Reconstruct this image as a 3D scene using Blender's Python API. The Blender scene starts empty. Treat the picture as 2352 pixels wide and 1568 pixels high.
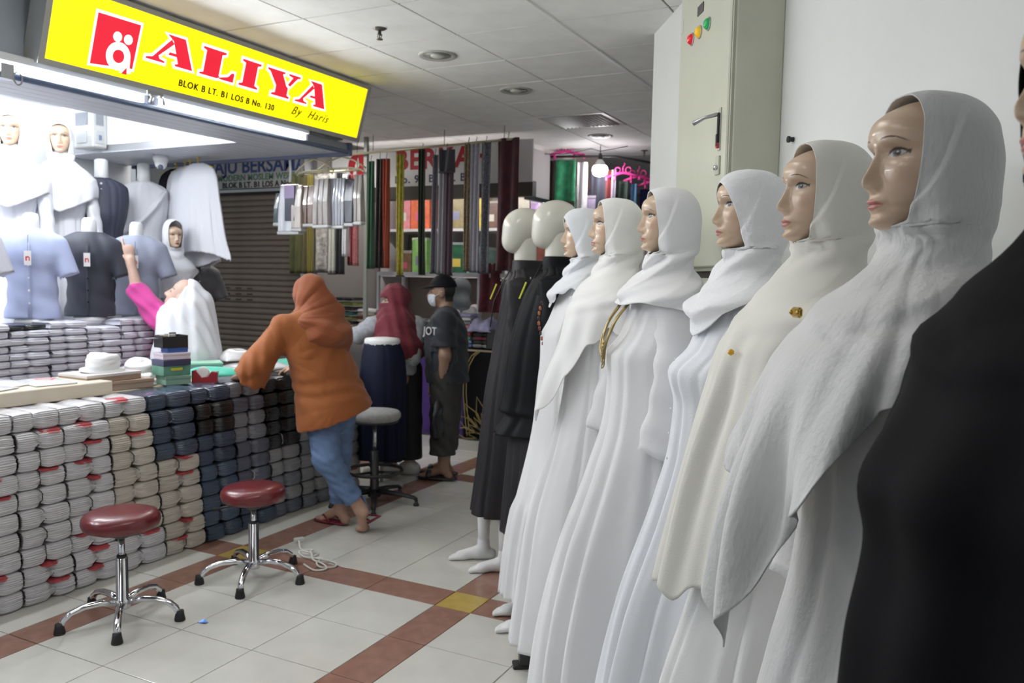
import bpy, math, random
import numpy as np
from mathutils import Vector, Matrix, Euler
random.seed(11)
RNG = np.random.RandomState(5)
SC = bpy.context.scene
COL = SC.collection
pi = math.pi
# ------------------------------------------------------------------ camera
CAM_H = 1.55
F_PX, YAW, PITCH, ROLL = 1901.92, 0.466876, 0.0775212, -0.018652
_f = Vector((-math.sin(YAW) * math.cos(PITCH), math.cos(YAW) * math.cos(PITCH), -math.sin(PITCH)))
_r = Vector((math.cos(YAW), math.sin(YAW), 0))
_d = _f.cross(_r)
_r2 = math.cos(ROLL) * _r + math.sin(ROLL) * _d
_d2 = -math.sin(ROLL) * _r + math.cos(ROLL) * _d
cam = bpy.data.cameras.new('camera')
cam.sensor_fit = 'HORIZONTAL'
cam.sensor_width = 36.0
cam.lens = F_PX / 2352 * 36
cam.clip_start = 0.02
cam.dof.use_dof = True
cam.dof.focus_distance = 1.9
cam.dof.aperture_fstop = 6.3
cam_o = bpy.data.objects.new('camera', cam)
COL.objects.link(cam_o)
cm = Matrix.Identity(4)
for i in range(3):
    cm[i][0] = _r2[i]; cm[i][1] = -_d2[i]; cm[i][2] = -_f[i]
cm[2][3] = CAM_H
cam_o.matrix_world = cm
SC.camera = cam_o
# ------------------------------------------------------------------ world, exposure
W = bpy.data.worlds.new('world')
SC.world = W
W.use_nodes = True
W.node_tree.nodes['Background'].inputs[0].default_value = (0.86, 0.93, 1.0, 1)
W.node_tree.nodes['Background'].inputs[1].default_value = 0.46
SC.view_settings.view_transform = 'Standard'
SC.view_settings.look = 'None'
SC.view_settings.gamma = 1
SC.view_settings.use_curve_mapping = False
SC.view_settings.exposure = 0.0
# lamp strengths (the lamps themselves are built with their fixtures below)
L_SHOP_FRONT = 110.0     # bare tubes under the yellow sign
L_SHOP_IN = 150.0        # tubes inside the shop's raised ceiling
L_STALL = 70.0          # tubes in the stalls across the aisle
L_AISLE = 9.0          # ceiling tubes of the aisle (out of view)
L_BULB = 40.0
L_CROSS_FILL = 26.0          # added fill panel brightening the cross aisle, unseen behind the sign

# ------------------------------------------------------------------ materials
MATS = {}
def mat(name, col=(.8, .8, .8), rough=.6, metal=0., spec=.5, var=0., vscale=30., bump=0., bscale=200., sheen=0.,
        coat=0., emit=None, es=0., attr=None, alpha=1., trans=0., stretch=(1, 1, 1), sss=0., dark=None):
    if name in MATS: return MATS[name]
    m = bpy.data.materials.new(name); m.use_nodes = True
    nt = m.node_tree; b = nt.nodes['Principled BSDF']
    b.inputs['Base Color'].default_value = (*col, 1)
    b.inputs['Roughness'].default_value = rough
    b.inputs['Metallic'].default_value = metal
    b.inputs['Specular IOR Level'].default_value = spec
    b.inputs['Sheen Weight'].default_value = sheen
    b.inputs['Coat Weight'].default_value = coat
    b.inputs['Alpha'].default_value = alpha
    b.inputs['Transmission Weight'].default_value = trans
    if emit: 
        b.inputs['Emission Color'].default_value = (*emit, 1); b.inputs['Emission Strength'].default_value = es
    src = None
    if attr:
        a = nt.nodes.new('ShaderNodeAttribute'); a.attribute_name = attr
        src = a.outputs['Color']
        nt.links.new(src, b.inputs['Base Color'])
    if var > 0 or bump > 0:
        tc = nt.nodes.new('ShaderNodeTexCoord'); mp = nt.nodes.new('ShaderNodeMapping')
        mp.inputs['Scale'].default_value = stretch
        nt.links.new(tc.outputs['Object'], mp.inputs[0])
    if var > 0:
        n = nt.nodes.new('ShaderNodeTexNoise'); n.inputs['Scale'].default_value = vscale; n.inputs['Detail'].default_value = 4
        nt.links.new(mp.outputs[0], n.inputs[0])
        mx = nt.nodes.new('ShaderNodeMix'); mx.data_type = 'RGBA'
        lo = dark if dark else tuple(c * (1 - var) for c in col)
        hi = tuple(min(1, c * (1 + var)) for c in col)
        mx.inputs['A'].default_value = (*lo, 1); mx.inputs['B'].default_value = (*hi, 1)
        rmp = nt.nodes.new('ShaderNodeMapRange'); rmp.inputs['From Min'].default_value = .3; rmp.inputs['From Max'].default_value = .7
        nt.links.new(n.outputs['Fac'], rmp.inputs['Value'])
        nt.links.new(rmp.outputs[0], mx.inputs['Factor'])
        nt.links.new(mx.outputs['Result'], b.inputs['Base Color'])
    if bump > 0:
        n2 = nt.nodes.new('ShaderNodeTexNoise'); n2.inputs['Scale'].default_value = bscale; n2.inputs['Detail'].default_value = 3
        nt.links.new(mp.outputs[0], n2.inputs[0])
        bp = nt.nodes.new('ShaderNodeBump'); bp.inputs['Strength'].default_value = bump; bp.inputs['Distance'].default_value = .004
        nt.links.new(n2.outputs['Fac'], bp.inputs['Height'])
        nt.links.new(bp.outputs[0], b.inputs['Normal'])
    MATS[name] = m
    return m

# ------------------------------------------------------------------ mesh helpers
class MB:
    """collects geometry for one mesh object"""
    def __init__(s): s.v = []; s.f = []; s.mi = []; s.cur = 0
    def add(s, vs, fs):
        o = len(s.v); s.v += [tuple(map(float, p)) for p in vs]
        for f in fs: s.f.append(tuple(i + o for i in f)); s.mi.append(s.cur)
        return s
    def box(s, lo, hi, bev=0.):
        x0, y0, z0 = lo; x1, y1, z1 = hi
        if bev <= 0:
            return s.add([(x0,y0,z0),(x1,y0,z0),(x1,y1,z0),(x0,y1,z0),(x0,y0,z1),(x1,y0,z1),(x1,y1,z1),(x0,y1,z1)],
                  [(0,3,2,1),(4,5,6,7),(0,1,5,4),(1,2,6,5),(2,3,7,6),(3,0,4,7)])
        b = min(bev, (x1-x0)/2.01, (y1-y0)/2.01, (z1-z0)/2.01)
        vs = []
        for X, Y, Z in [(a, c, e) for e in (0, 1) for c in (0, 1) for a in (0, 1)]:
            px, py, pz = (x0, x1)[X], (y0, y1)[Y], (z0, z1)[Z]
            sx, sy, sz = (1, -1)[X], (1, -1)[Y], (1, -1)[Z]
            vs += [(px, py+sy*b, pz+sz*b), (px+sx*b, py, pz+sz*b), (px+sx*b, py+sy*b, pz)]
        fs = []
        I = lambda X, Y, Z, k: (Z*4+Y*2+X)*3+k
        for X in (0, 1):
            q = [I(X,0,0,0), I(X,1,0,0), I(X,1,1,0), I(X,0,1,0)]; fs.append(tuple(q if X else q[::-1]))
            q = [I(0,X,0,1), I(0,X,1,1), I(1,X,1,1), I(1,X,0,1)]; fs.append(tuple(q if X else q[::-1]))
            q = [I(0,0,X,2), I(1,0,X,2), I(1,1,X,2), I(0,1,X,2)]; fs.append(tuple(q if X else q[::-1]))
        for A in (0, 1):
            for B in (0, 1):
                fs.append((I(0,A,B,1), I(1,A,B,1), I(1,A,B,2), I(0,A,B,2)) if A != B else (I(0,A,B,2), I(1,A,B,2), I(1,A,B,1), I(0,A,B,1)))
                fs.append((I(A,0,B,2), I(A,1,B,2), I(A,1,B,0), I(A,0,B,0)) if A != B else (I(A,0,B,0), I(A,1,B,0), I(A,1,B,2), I(A,0,B,2)))
                fs.append((I(A,B,0,0), I(A,B,1,0), I(A,B,1,1), I(A,B,0,1)) if A != B else (I(A,B,0,1), I(A,B,1,1), I(A,B,1,0), I(A,B,0,0)))
        for X in (0, 1):
            for Y in (0, 1):
                for Z in (0, 1):
                    q = [I(X,Y,Z,0), I(X,Y,Z,1), I(X,Y,Z,2)]
                    fs.append(tuple(q if (X+Y+Z) % 2 else q[::-1]))
        return s.add(vs, fs)
    def lathe(s, prof, n=24, o=(0, 0, 0)):
        vs = []; fs = []
        for r, z in prof:
            for k in range(n):
                a = 2*pi*k/n; vs.append((o[0]+r*math.cos(a), o[1]+r*math.sin(a), o[2]+z))
        for j in range(len(prof)-1):
            for k in range(n):
                fs.append((j*n+k, j*n+(k+1) % n, (j+1)*n+(k+1) % n, (j+1)*n+k))
        fs.append(tuple(range(n))[::-1]); fs.append(tuple((len(prof)-1)*n+k for k in range(n)))
        return s.add(vs, fs)
    def tube(s, pts, r, n=8, caps=True, flat=1., up=None):
        pts = [Vector(p) for p in pts]; m = len(pts)
        rs = r if hasattr(r, '__len__') else [r]*m
        vs = []; fs = []; prev = None
        for i in range(m):
            t = (pts[min(i+1, m-1)]-pts[max(i-1, 0)]).normalized()
            if prev is None:
                a = Vector(up) if up else (Vector((0, 0, 1)) if abs(t.z) < .9 else Vector((1, 0, 0)))
            else: a = prev
            a = (a - t*a.dot(t)).normalized(); b = t.cross(a); prev = a
            for k in range(n):
                w = 2*pi*k/n; vs.append(pts[i]+rs[i]*(flat*math.cos(w)*a+math.sin(w)*b))
        for i in range(m-1):
            for k in range(n):
                fs.append((i*n+k, i*n+(k+1) % n, (i+1)*n+(k+1) % n, (i+1)*n+k))
        if caps:
            fs.append(tuple(range(n))[::-1]); fs.append(tuple((m-1)*n+k for k in range(n)))
        return s.add(vs, fs)
    def prism(s, poly, t0, t1, fn):
        """poly: 2d outline (ccw), extruded t0..t1; fn(u,v,t)->xyz"""
        n = len(poly)
        vs = [fn(u, v, t0) for u, v in poly]+[fn(u, v, t1) for u, v in poly]
        fs = [tuple(range(n))[::-1], tuple(range(n, 2*n))]+[(i, (i+1) % n, n+(i+1) % n, n+i) for i in range(n)]
        return s.add(vs, fs)
    def grid(s, P, closed=False):
        """P: array (rows, cols, 3)"""
        R, C = P.shape[:2]
        fs = []
        for i in range(R-1):
            for j in range(C if closed else C-1):
                j2 = (j+1) % C; fs.append((i*C+j, i*C+j2, (i+1)*C+j2, (i+1)*C+j))
        return s.add(P.reshape(-1, 3), fs)
    def mesh(s, name, mats, smooth=False):
        me = bpy.data.meshes.new(name)
        me.from_pydata(s.v, [], s.f); me.update()
        for m in (mats if isinstance(mats, (list, tuple)) else [mats]): me.materials.append(m)
        if any(s.mi): me.polygons.foreach_set('material_index', s.mi)
        if smooth: me.polygons.foreach_set('use_smooth', [True]*len(me.polygons))
        return me

def link(name, me, parent=None, loc=None, rot=None, scale=None):
    o = bpy.data.objects.new(name, me); COL.objects.link(o)
    if parent is not None: o.parent = parent
    if loc is not None: o.location = loc
    if rot is not None: o.rotation_euler = rot
    if scale is not None: o.scale = scale
    return o
def obj(name, mb, m, parent=None, smooth=False, loc=None, rot=None, solid=0., bev=0.):
    me = mb.mesh(name, m, smooth)
    o = link(name, me, parent, loc, rot)
    if solid:
        md = o.modifiers.new('s', 'SOLIDIFY'); md.thickness = solid; md.offset = 0
    if bev:
        md = o.modifiers.new('b', 'BEVEL'); md.width = bev; md.segments = 2; md.limit_method = 'ANGLE'
    if smooth == 'auto': pass
    return o
def tag(o, label, cat, group=None):
    o['label'] = label; o['category'] = cat
    if group: o['group'] = group
    return o
def thing(name, label, cat, loc=(0, 0, 0), rotz=0., group=None, rot=None):
    o = bpy.data.objects.new(name, None); COL.objects.link(o)
    o.empty_display_size = .05
    o.location = loc; o.rotation_euler = rot if rot else (0, 0, rotz)
    return tag(o, label, cat, group)
def struct(o): o['kind'] = 'structure'; return o
def kids(o): return [c for c in COL.objects if c.parent == o]
def dup(root, loc, rotz, label, group=None, parent=None):
    r = root.copy(); COL.objects.link(r); r.location = loc; r.rotation_euler = (0, 0, rotz); r['label'] = label
    if group: r['group'] = group
    for c in list(root.children):
        k = c.copy(); COL.objects.link(k); k.parent = r
        for g in list(c.children):
            q = g.copy(); COL.objects.link(q); q.parent = k
    return r
def sm(x, a, b):
    t = np.clip((np.asarray(x, float)-a)/(b-a), 0, 1); return t*t*(3-2*t)
def tab(x, xs, ys):
    """smooth monotone table lookup (pchip)"""
    xs = np.asarray(xs, float); ys = np.asarray(ys, float)
    if xs[0] > xs[-1]: xs = xs[::-1]; ys = ys[::-1]
    h = np.diff(xs); dl = np.diff(ys)/h
    m = np.zeros_like(ys); m[0] = dl[0]; m[-1] = dl[-1]
    for i in range(1, len(xs)-1):
        m[i] = 0 if dl[i-1]*dl[i] <= 0 else 3*(h[i-1]+h[i])/((2*h[i]+h[i-1])/dl[i-1]+(h[i]+2*h[i-1])/dl[i])
    x = np.clip(np.asarray(x, float), xs[0], xs[-1])
    k = np.clip(np.searchsorted(xs, x)-1, 0, len(xs)-2)
    t = (x-xs[k])/h[k]
    return ((1+2*t)*(1-t)**2*ys[k]+t*(1-t)**2*h[k]*m[k]+t*t*(3-2*t)*ys[k+1]+t*t*(t-1)*h[k]*m[k+1])
def text_mesh(s, size, m, extrude=.002, offset=0., align='CENTER', shear=0., name='lettering', space=1.):
    c = bpy.data.curves.new('t', 'FONT'); c.body = s; c.size = size; c.extrude = extrude; c.offset = offset
    c.align_x = align; c.align_y = 'CENTER'; c.shear = shear; c.space_character = space; c.resolution_u = 4
    o = bpy.data.objects.new('t', c); COL.objects.link(o)
    dg = bpy.context.evaluated_depsgraph_get()
    me = bpy.data.meshes.new_from_object(o.evaluated_get(dg))
    bpy.data.objects.remove(o); me.name = name
    me.materials.clear(); me.materials.append(m)
    return me

def glyphs(me, parent, loc, rot, m, name='letter'):
    """one object per printed character"""
    V = np.zeros(len(me.vertices)*3); me.vertices.foreach_get('co', V); V = V.reshape(-1, 3)
    F = [tuple(p.vertices) for p in me.polygons]
    iv = sorted((V[list(f), 0].min(), V[list(f), 0].max(), i) for i, f in enumerate(F))
    groups = []; end = -1e9
    for a, b, i in iv:
        if a > end+1e-5: groups.append([])
        groups[-1].append(i); end = max(end, b)
    R = rot if isinstance(rot, Matrix) else Euler(rot).to_matrix()
    for g in groups:
        ids = sorted({v for i in g for v in F[i]}); mp = {v: k for k, v in enumerate(ids)}
        mb = MB().add([V[v] for v in ids], [tuple(mp[v] for v in F[i]) for i in g])
        o = obj(name, mb, m, parent); o.location = loc; o.rotation_euler = R.to_euler()

# ------------------------------------------------------------------ signed distance modelling
def _v(p): return np.array(p, float)
def cap(a, b, ra, rb=None):
    a, b = _v(a), _v(b); rb = ra if rb is None else rb
    ab = b-a; L = max(ab@ab, 1e-9)
    def f(P):
        t = np.clip((P-a)@ab/L, 0, 1)
        return np.linalg.norm(P-a-t[:, None]*ab, axis=1)-(ra+(rb-ra)*t)
    return f
def ell(c, r, Rm=None):
    c, r = _v(c), _v(r)
    def f(P):
        q = P-c
        if Rm is not None: q = q@Rm
        k0 = np.linalg.norm(q/r, axis=1); k1 = np.linalg.norm(q/(r*r), axis=1)+1e-9
        return k0*(k0-1)/k1
    return f
def ecap(a, b, ra, rb, ax, sq):
    """capsule squeezed by factor sq (<1) along unit axis ax"""
    a, b, ax = _v(a), _v(b), _v(ax)/np.linalg.norm(ax)
    def f(P):
        ab = b-a; L = ab@ab
        t = np.clip((P-a)@ab/L, 0, 1)
        q = P-a-t[:, None]*ab
        n = q@ax; q = q+np.outer(n*(1/sq-1), ax)
        return (np.linalg.norm(q, axis=1)-(ra+(rb-ra)*t))*sq**.5
    return f
def plane(pt, nrm):
    pt, nrm = _v(pt), _v(nrm)/np.linalg.norm(nrm)
    return lambda P: (P-pt)@nrm
def U(fs, k=.02):
    def f(P):
        d = fs[0](P)
        for g in fs[1:]:
            e = g(P); h = np.clip(.5+.5*(d-e)/k, 0, 1)
            d = d*(1-h)+e*h-k*h*(1-h)
        return d
    return f
def cut(f, *pl):
    """keep the negative side of every plane"""
    def g(P):
        d = f(P)
        for p in pl: d = np.maximum(d, p(P))
        return d
    return g
def sdf_mesh(name, fn, lo, hi, h, m, parent=None, paint=None, loc=None, rot=None, kind_mesh=False):
    lo = _v(lo); hi = _v(hi); B = 4
    n = (np.ceil((hi-lo)/h/B).astype(int)+1)*B
    nb = n//B
    ctr = np.stack(np.meshgrid(*[lo[i]+(np.arange(nb[i])*B+B/2)*h for i in range(3)], indexing='ij'), -1).reshape(-1, 3)
    dc = np.concatenate([fn(c) for c in np.array_split(ctr, max(1, len(ctr)//200000))])
    act = np.abs(dc) < h*B*1.45
    F = np.where(dc < 0, -1., 1.).astype(np.float32).reshape(nb)
    F = F.repeat(B, 0).repeat(B, 1).repeat(B, 2)
    ids = np.argwhere(act.reshape(nb))
    off = np.stack(np.meshgrid(*[np.arange(B)]*3, indexing='ij'), -1).reshape(-1, 3)
    for ch in np.array_split(ids, max(1, len(ids)//4000)):
        if not len(ch): continue
        I = (ch[:, None]*B+off[None]).reshape(-1, 3)
        F[I[:, 0], I[:, 1], I[:, 2]] = fn(lo+I*h)
    s = F < 0
    # surface nets
    c = [s[dx:n[0]-1+dx, dy:n[1]-1+dy, dz:n[2]-1+dz] for dx in (0, 1) for dy in (0, 1) for dz in (0, 1)]
    cnt = sum(x.astype(np.int8) for x in c)
    cells = np.argwhere((cnt > 0) & (cnt < 8))
    idx = -np.ones(tuple(n-1), np.int64); idx[cells[:, 0], cells[:, 1], cells[:, 2]] = np.arange(len(cells))
    acc = np.zeros((len(cells), 3)); wn = np.zeros(len(cells))
    cor = [(dx, dy, dz) for dx in (0, 1) for dy in (0, 1) for dz in (0, 1)]
    val = {q: F[cells[:, 0]+q[0], cells[:, 1]+q[1], cells[:, 2]+q[2]].astype(float) for q in cor}
    for q in cor:
        for ax in range(3):
            if q[ax] == 0:
                q2 = list(q); q2[ax] = 1; q2 = tuple(q2)
                a, b = val[q], val[q2]; x = (a < 0) != (b < 0)
                t = np.where(x, a/np.where(x, a-b, 1), 0)
                p = np.tile(_v(q), (len(cells), 1)); p[:, ax] += t
                acc += p*x[:, None]; wn += x
    V = lo+(cells+acc/wn[:, None])*h
    faces = []
    for ax in range(3):
        a1, a2 = [(1, 2), (2, 0), (0, 1)][ax]
        sl0 = [slice(None)]*3; sl1 = [slice(None)]*3
        sl0[ax] = slice(0, n[ax]-1); sl1[ax] = slice(1, n[ax])
        e = s[tuple(sl0)] != s[tuple(sl1)]
        E = np.argwhere(e)
        ok = (E[:, a1] > 0) & (E[:, a2] > 0) & (E[:, a1] < n[a1]-1) & (E[:, a2] < n[a2]-1)
        E = E[ok]
        def cell(d1, d2):
            q = E.copy(); q[:, a1] -= d1; q[:, a2] -= d2; return idx[q[:, 0], q[:, 1], q[:, 2]]
        Q = np.stack([cell(1, 1), cell(0, 1), cell(0, 0), cell(1, 0)], 1)
        ins = s[E[:, 0], E[:, 1], E[:, 2]]
        Q[~ins] = Q[~ins][:, ::-1]
        faces.append(Q)
    Q = np.concatenate(faces); Q = Q[(Q >= 0).all(1)]
    me = bpy.data.meshes.new(name)
    me.vertices.add(len(V)); me.vertices.foreach_set('co', V.ravel())
    me.loops.add(len(Q)*4); me.loops.foreach_set('vertex_index', Q.ravel().astype(np.int32))
    me.polygons.add(len(Q)); me.polygons.foreach_set('loop_start', np.arange(0, len(Q)*4, 4, dtype=np.int32))
    me.polygons.foreach_set('use_smooth', [True]*len(Q))
    me.update(calc_edges=True); me.validate()
    me.materials.append(m)
    if paint is not None:
        a = me.attributes.new('paint', 'FLOAT_COLOR', 'POINT')
        a.data.foreach_set('color', np.concatenate([paint(V), np.ones((len(V), 1))], 1).astype(np.float32).ravel())
    if kind_mesh: return me
    return link(name, me, parent, loc, rot)
# ================================================================== SETTING
m_tile = mat('floor tile cream', (.66, .65, .60), .13, spec=.5, var=.05, vscale=6)
m_tile_r = mat('floor tile red brown', (.30, .165, .125), .16, var=.12, vscale=14)
m_tile_y = mat('floor tile ochre', (.50, .36, .10), .16, var=.1, vscale=14)
m_grout = mat('grout', (.20, .19, .17), .8)
m_ceil = mat('ceiling board', (.90, .90, .88), .75, var=.05, vscale=5, bump=.15, bscale=60)
m_ceil_gap = mat('ceiling grid', (.16, .15, .14), .6)
m_ceil_bar = mat("ceiling bright bar", (.95, .95, .95), .4)
m_wall = mat('painted wall', (.80, .81, .79), .55, var=.025, vscale=3, bump=.1, bscale=40)
m_dark = mat('dark interior', (.05, .045, .04), .8)
m_steel = mat('grey steel', (.45, .46, .48), .35, metal=.7)
m_chrome = mat('chrome', (.72, .72, .74), .09, metal=1.)
m_black = mat('black plastic', (.018, .018, .02), .38)
m_rubber = mat('black rubber', (.012, .012, .013), .55)
m_alu = mat('sign frame', (.50, .49, .45), .4, metal=.3)
m_tube = mat('lit tube', (1, 1, 1), .4, emit=(.93, .97, 1.), es=L_SHOP_FRONT)
m_tube_in = mat('lit inner tube', (1, 1, 1), .4, emit=(.93, .97, 1.), es=L_SHOP_IN)
m_tube_st = mat('lit stall tube', (1, 1, 1), .4, emit=(1., .96, .95), es=L_STALL)
m_tube_ai = mat('lit aisle tube', (1, 1, 1), .4, emit=(1., .98, .94), es=L_AISLE)

# floor ------------------------------------------------------------
fl = struct(obj('floor', MB().box((-9, -2.5, -.06), (6, 16, -.006)), m_grout))
PXs, PYs = 1.4065, 2.117
def lines(start, period, strip, n, lo, hi):
    """returns list of (a, b, is_strip) intervals"""
    out = []; k0 = int(math.floor((lo-start)/period))-1; k1 = int(math.ceil((hi-start)/period))+1
    for k in range(k0, k1):
        s = start+k*period; out.append((s, s+strip, True)); w = (period-strip)/n
        for i in range(n): out.append((s+strip+i*w, s+strip+(i+1)*w, False))
    return [q for q in out if q[1] > lo and q[0] < hi]
XI = lines(-2.018, PXs, .194, 3, -4.7, .55)
YI = lines(3.243, PYs, .197, 5, 1.2, 7.3)
tile_cache = {}
for x0, x1, sx in XI:
    for y0, y1, sy in YI:
        key = (round(x1-x0, 3), round(y1-y0, 3), sx and sy, sx or sy)
        if key not in tile_cache:
            g = .0022
            mm = m_tile_y if (sx and sy) else (m_tile_r if (sx or sy) else m_tile)
            w, h = (x1-x0)/2-g, (y1-y0)/2-g
            tile_cache[key] = MB().add([(-w,-h,-.006),(w,-h,-.006),(w,h,-.006),(-w,h,-.006),(-w,-h,-.0008),(w,-h,-.0008),(w,h,-.0008),(-w,h,-.0008),
                (-w+.001,-h+.001,0),(w-.001,-h+.001,0),(w-.001,h-.001,0),(-w+.001,h-.001,0)],
                [(0,1,5,4),(1,2,6,5),(2,3,7,6),(3,0,4,7),(4,5,9,8),(5,6,10,9),(6,7,11,10),(7,4,8,11),(8,9,10,11)]).mesh('tile', mm)
        link('tile', tile_cache[key], fl, ((x0+x1)/2, (y0+y1)/2, 0))

# ceiling ----------------------------------------------------------
ZC = 2.883
ce = struct(obj('ceiling', MB().box((-9, -2.5, ZC+.008), (6, 16, ZC+.1)), m_ceil_gap))
cw, ch = .6, .575
tme = MB().box((-cw/2+.006, -ch/2+.006, 0), (cw/2-.006, ch/2-.006, .008)).mesh('ceiling_tile', m_ceil)
for i in range(-5, 6):
    for j in range(-5, 11):
        x = -2.42+cw*(i+.5); y = 4.06+ch*(j+.5)
        if x < -5.3 or (x < -3.95 and y < 4.6): continue
        if abs(x+2.72) < .05 and abs(y-6.64) < .3: continue
        link('ceiling_tile', tme, ce, (x, y, ZC+random.uniform(-.0006, .0006)))
# far part of the ceiling, too small to tell its boards apart
o = obj('ceiling_board', MB().box((-9, 4.06+ch*11, ZC), (6, 16, ZC+.006)), m_ceil, ce)
o = obj('ceiling_bar', MB().box((-1.83, 1.5, ZC-.004), (-1.81, 7, ZC+.001)), m_ceil_bar, ce)

def downlight(x, y, label):
    t = thing('downlight', label, 'downlight', (x, y, ZC), group='round lamps set in the ceiling')
    obj('rim', MB().lathe([(.085, -.002), (.11, -.010), (.118, -.004), (.118, 0), (.085, 0)], 28), mat('rim grey', (.5, .5, .47), .4), t, True)
    obj('reflector', MB().lathe([(.0, -.001), (.05, -.001), (.084, -.003)], 28), mat('reflector', (.55, .55, .52), .2, metal=.6), t, True)
    obj('lamp', MB().lathe([(.001, -.016), (.03, -.014), (.042, -.008), (.042, -.002)], 20), mat('unlit lamp', (.62, .62, .58), .3), t, True)
downlight(-2.748, 4.376, 'unlit round ceiling lamp beside the sprinkler')
downlight(-2.725, 5.395, 'unlit round ceiling lamp between sprinkler and air vent')
downlight(-2.84, 7.39, 'dark round ceiling speaker above the glowing bulb')  # a round speaker, built with the downlight shape
def sprinkler(x, y, label):
    t = thing('sprinkler', label, 'sprinkler', (x, y, ZC), group='ceiling sprinklers')
    mm = mat('sprinkler metal', (.16, .15, .13), .4, metal=.6)
    obj('escutcheon', MB().lathe([(.001, -.012), (.022, -.010), (.038, -.002), (.038, 0)], 20), mm, t, True)
    obj('body', MB().lathe([(.009, -.012), (.009, -.03), (.014, -.032), (.014, -.036), (.004, -.04), (.004, -.055), (.018, -.057), (.018, -.06), (.001, -.061)], 14), mm, t, True)
    obj('frame_arm', MB().tube([(.012, 0, -.034), (.014, 0, -.045), (.004, 0, -.056)], .0025, 6), mm, t)
    obj('frame_arm', MB().tube([(-.012, 0, -.034), (-.014, 0, -.045), (-.004, 0, -.056)], .0025, 6), mm, t)
sprinkler(-2.747, 3.783, 'dark metal sprinkler head near the yellow sign')
sprinkler(-2.724, 8.364, 'far dark sprinkler head beyond the glowing bulb')
t = thing('air_vent', 'slatted metal air vent set in the ceiling', 'vent', (-2.72, 6.64, ZC))
obj('frame', MB().box((-.3, -.285, -.006), (.3, -.25, .004)).box((-.3, .25, -.006), (.3, .285, .004)).box((-.3, -.25, -.006), (-.265, .25, .004)).box((.265, -.25, -.006), (.3, .25, .004)), mat('vent frame', (.62, .62, .6), .4), t)
obj('backing', MB().box((-.265, -.25, .004), (.265, .25, .006)), m_dark, t)
sl = MB().add([(-.008, -.25, -.012), (-.008, .25, -.012), (.014, .25, .003), (.014, -.25, .003), (-.006, -.25, -.012), (-.006, .25, -.012), (.016, .25, .003), (.016, -.25, .003)],
     [(0, 1, 2, 3), (7, 6, 5, 4), (0, 4, 5, 1), (1, 5, 6, 2), (2, 6, 7, 3), (3, 7, 4, 0)]).mesh('slat', mat('vent slat', (.6, .6, .58), .35, metal=.3))
for k in range(14): link('slat', sl, t, (-.245+k*.037, 0, 0))

# right wall (runs obliquely to the floor grid) ---------------------
C0 = Vector((-1.417, 4.464, 0)); DW = Vector((.528, -.849, 0)).normalized(); NW = Vector((-.849, -.528, 0)).normalized()
def WP(s, v, z): return C0+DW*s+NW*v+Vector((0, 0, z))
ROTW = math.atan2(DW.y, DW.x)     # local x along the wall, local -y out of it
def wbox(mb, s0, s1, v0, v1, z0, z1):
    c = [WP(s, v, z) for z in (z0, z1) for v in (v0, v1) for s in (s0, s1)]
    mb.add(c, [(0, 2, 3, 1), (4, 5, 7, 6), (0, 1, 5, 4), (1, 3, 7, 5), (3, 2, 6, 7), (2, 0, 4, 6)]); return mb
wr = struct(obj('wall_right', wbox(MB(), 0, 7.5, -.7, 0, -.01, ZC+.02), m_wall))
bb = struct(obj('baseboard_right', wbox(MB(), 0, 7.5, 0, .012, 0, .1), mat('baseboard grey', (.33, .31, .29), .4)))

# electrical cabinet -------------------------------------------------
m_cab = mat('cabinet enamel', (.60, .61, .50), .34, var=.04, vscale=4)
m_cab2 = mat('cabinet side enamel', (.56, .57, .46), .36, var=.06, vscale=5)
t = thing('electrical_cabinet', 'tall cream green electrical cabinet fixed to the white wall', 'cabinet', WP(1.46, 0, 0))
t.rotation_euler = (0, 0, ROTW)
def cb(mb, s0, s1, v0, v1, z0, z1, bev=0): return mb.box((s0-1.46, -v1, z0), (s1-1.46, -v0, z1), bev)
obj('body', cb(cb(MB(), 1.13, 1.762, .0, .166, 1.585, 2.80), 1.13, 1.762, 0, .166, .25, 1.56), m_cab2, t, bev=.004)
obj('seam', cb(MB(), 1.135, 1.757, 0, .15, 1.56, 1.585), m_dark, t)
d1 = obj('door', cb(MB(), 1.15, 1.745, .167, .183, 1.60, 2.78, .005), m_cab, t)
d2 = obj('door', cb(MB(), 1.15, 1.745, .167, .183, .27, 1.55, .005), m_cab, t)
obj('hinge_strip', cb(MB(), 1.747, 1.757, .166, .176, 1.6, 2.78), mat('cabinet strip', (.42, .42, .33), .5), t)
hp = obj('handle_plate', cb(MB(), 1.665, 1.69, .1832, .187, 2.005, 2.15), mat('plate steel', (.5, .5, .47), .35, metal=.6), d1)
hd = obj('handle', MB(), m_black, d1)
hd.data = cb(cb(MB(), 1.671, 1.684, .187, .194, 2.03, 2.135, .003), 1.672, 1.683, .194, .197, 2.018, 2.06).mesh('handle', m_black)
lv = obj('lever', MB().tube([(1.677-1.46, -.194, 2.128), (1.66-1.46, -.235, 2.118), (1.62-1.46, -.26, 2.105)], [.007, .006, .009], 8), m_steel, d1, True)
obj('red_tip', cb(MB(), 1.671, 1.684, .187, .1955, 2.012, 2.03), mat('red tip', (.5, .04, .04), .4), d1)
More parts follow.
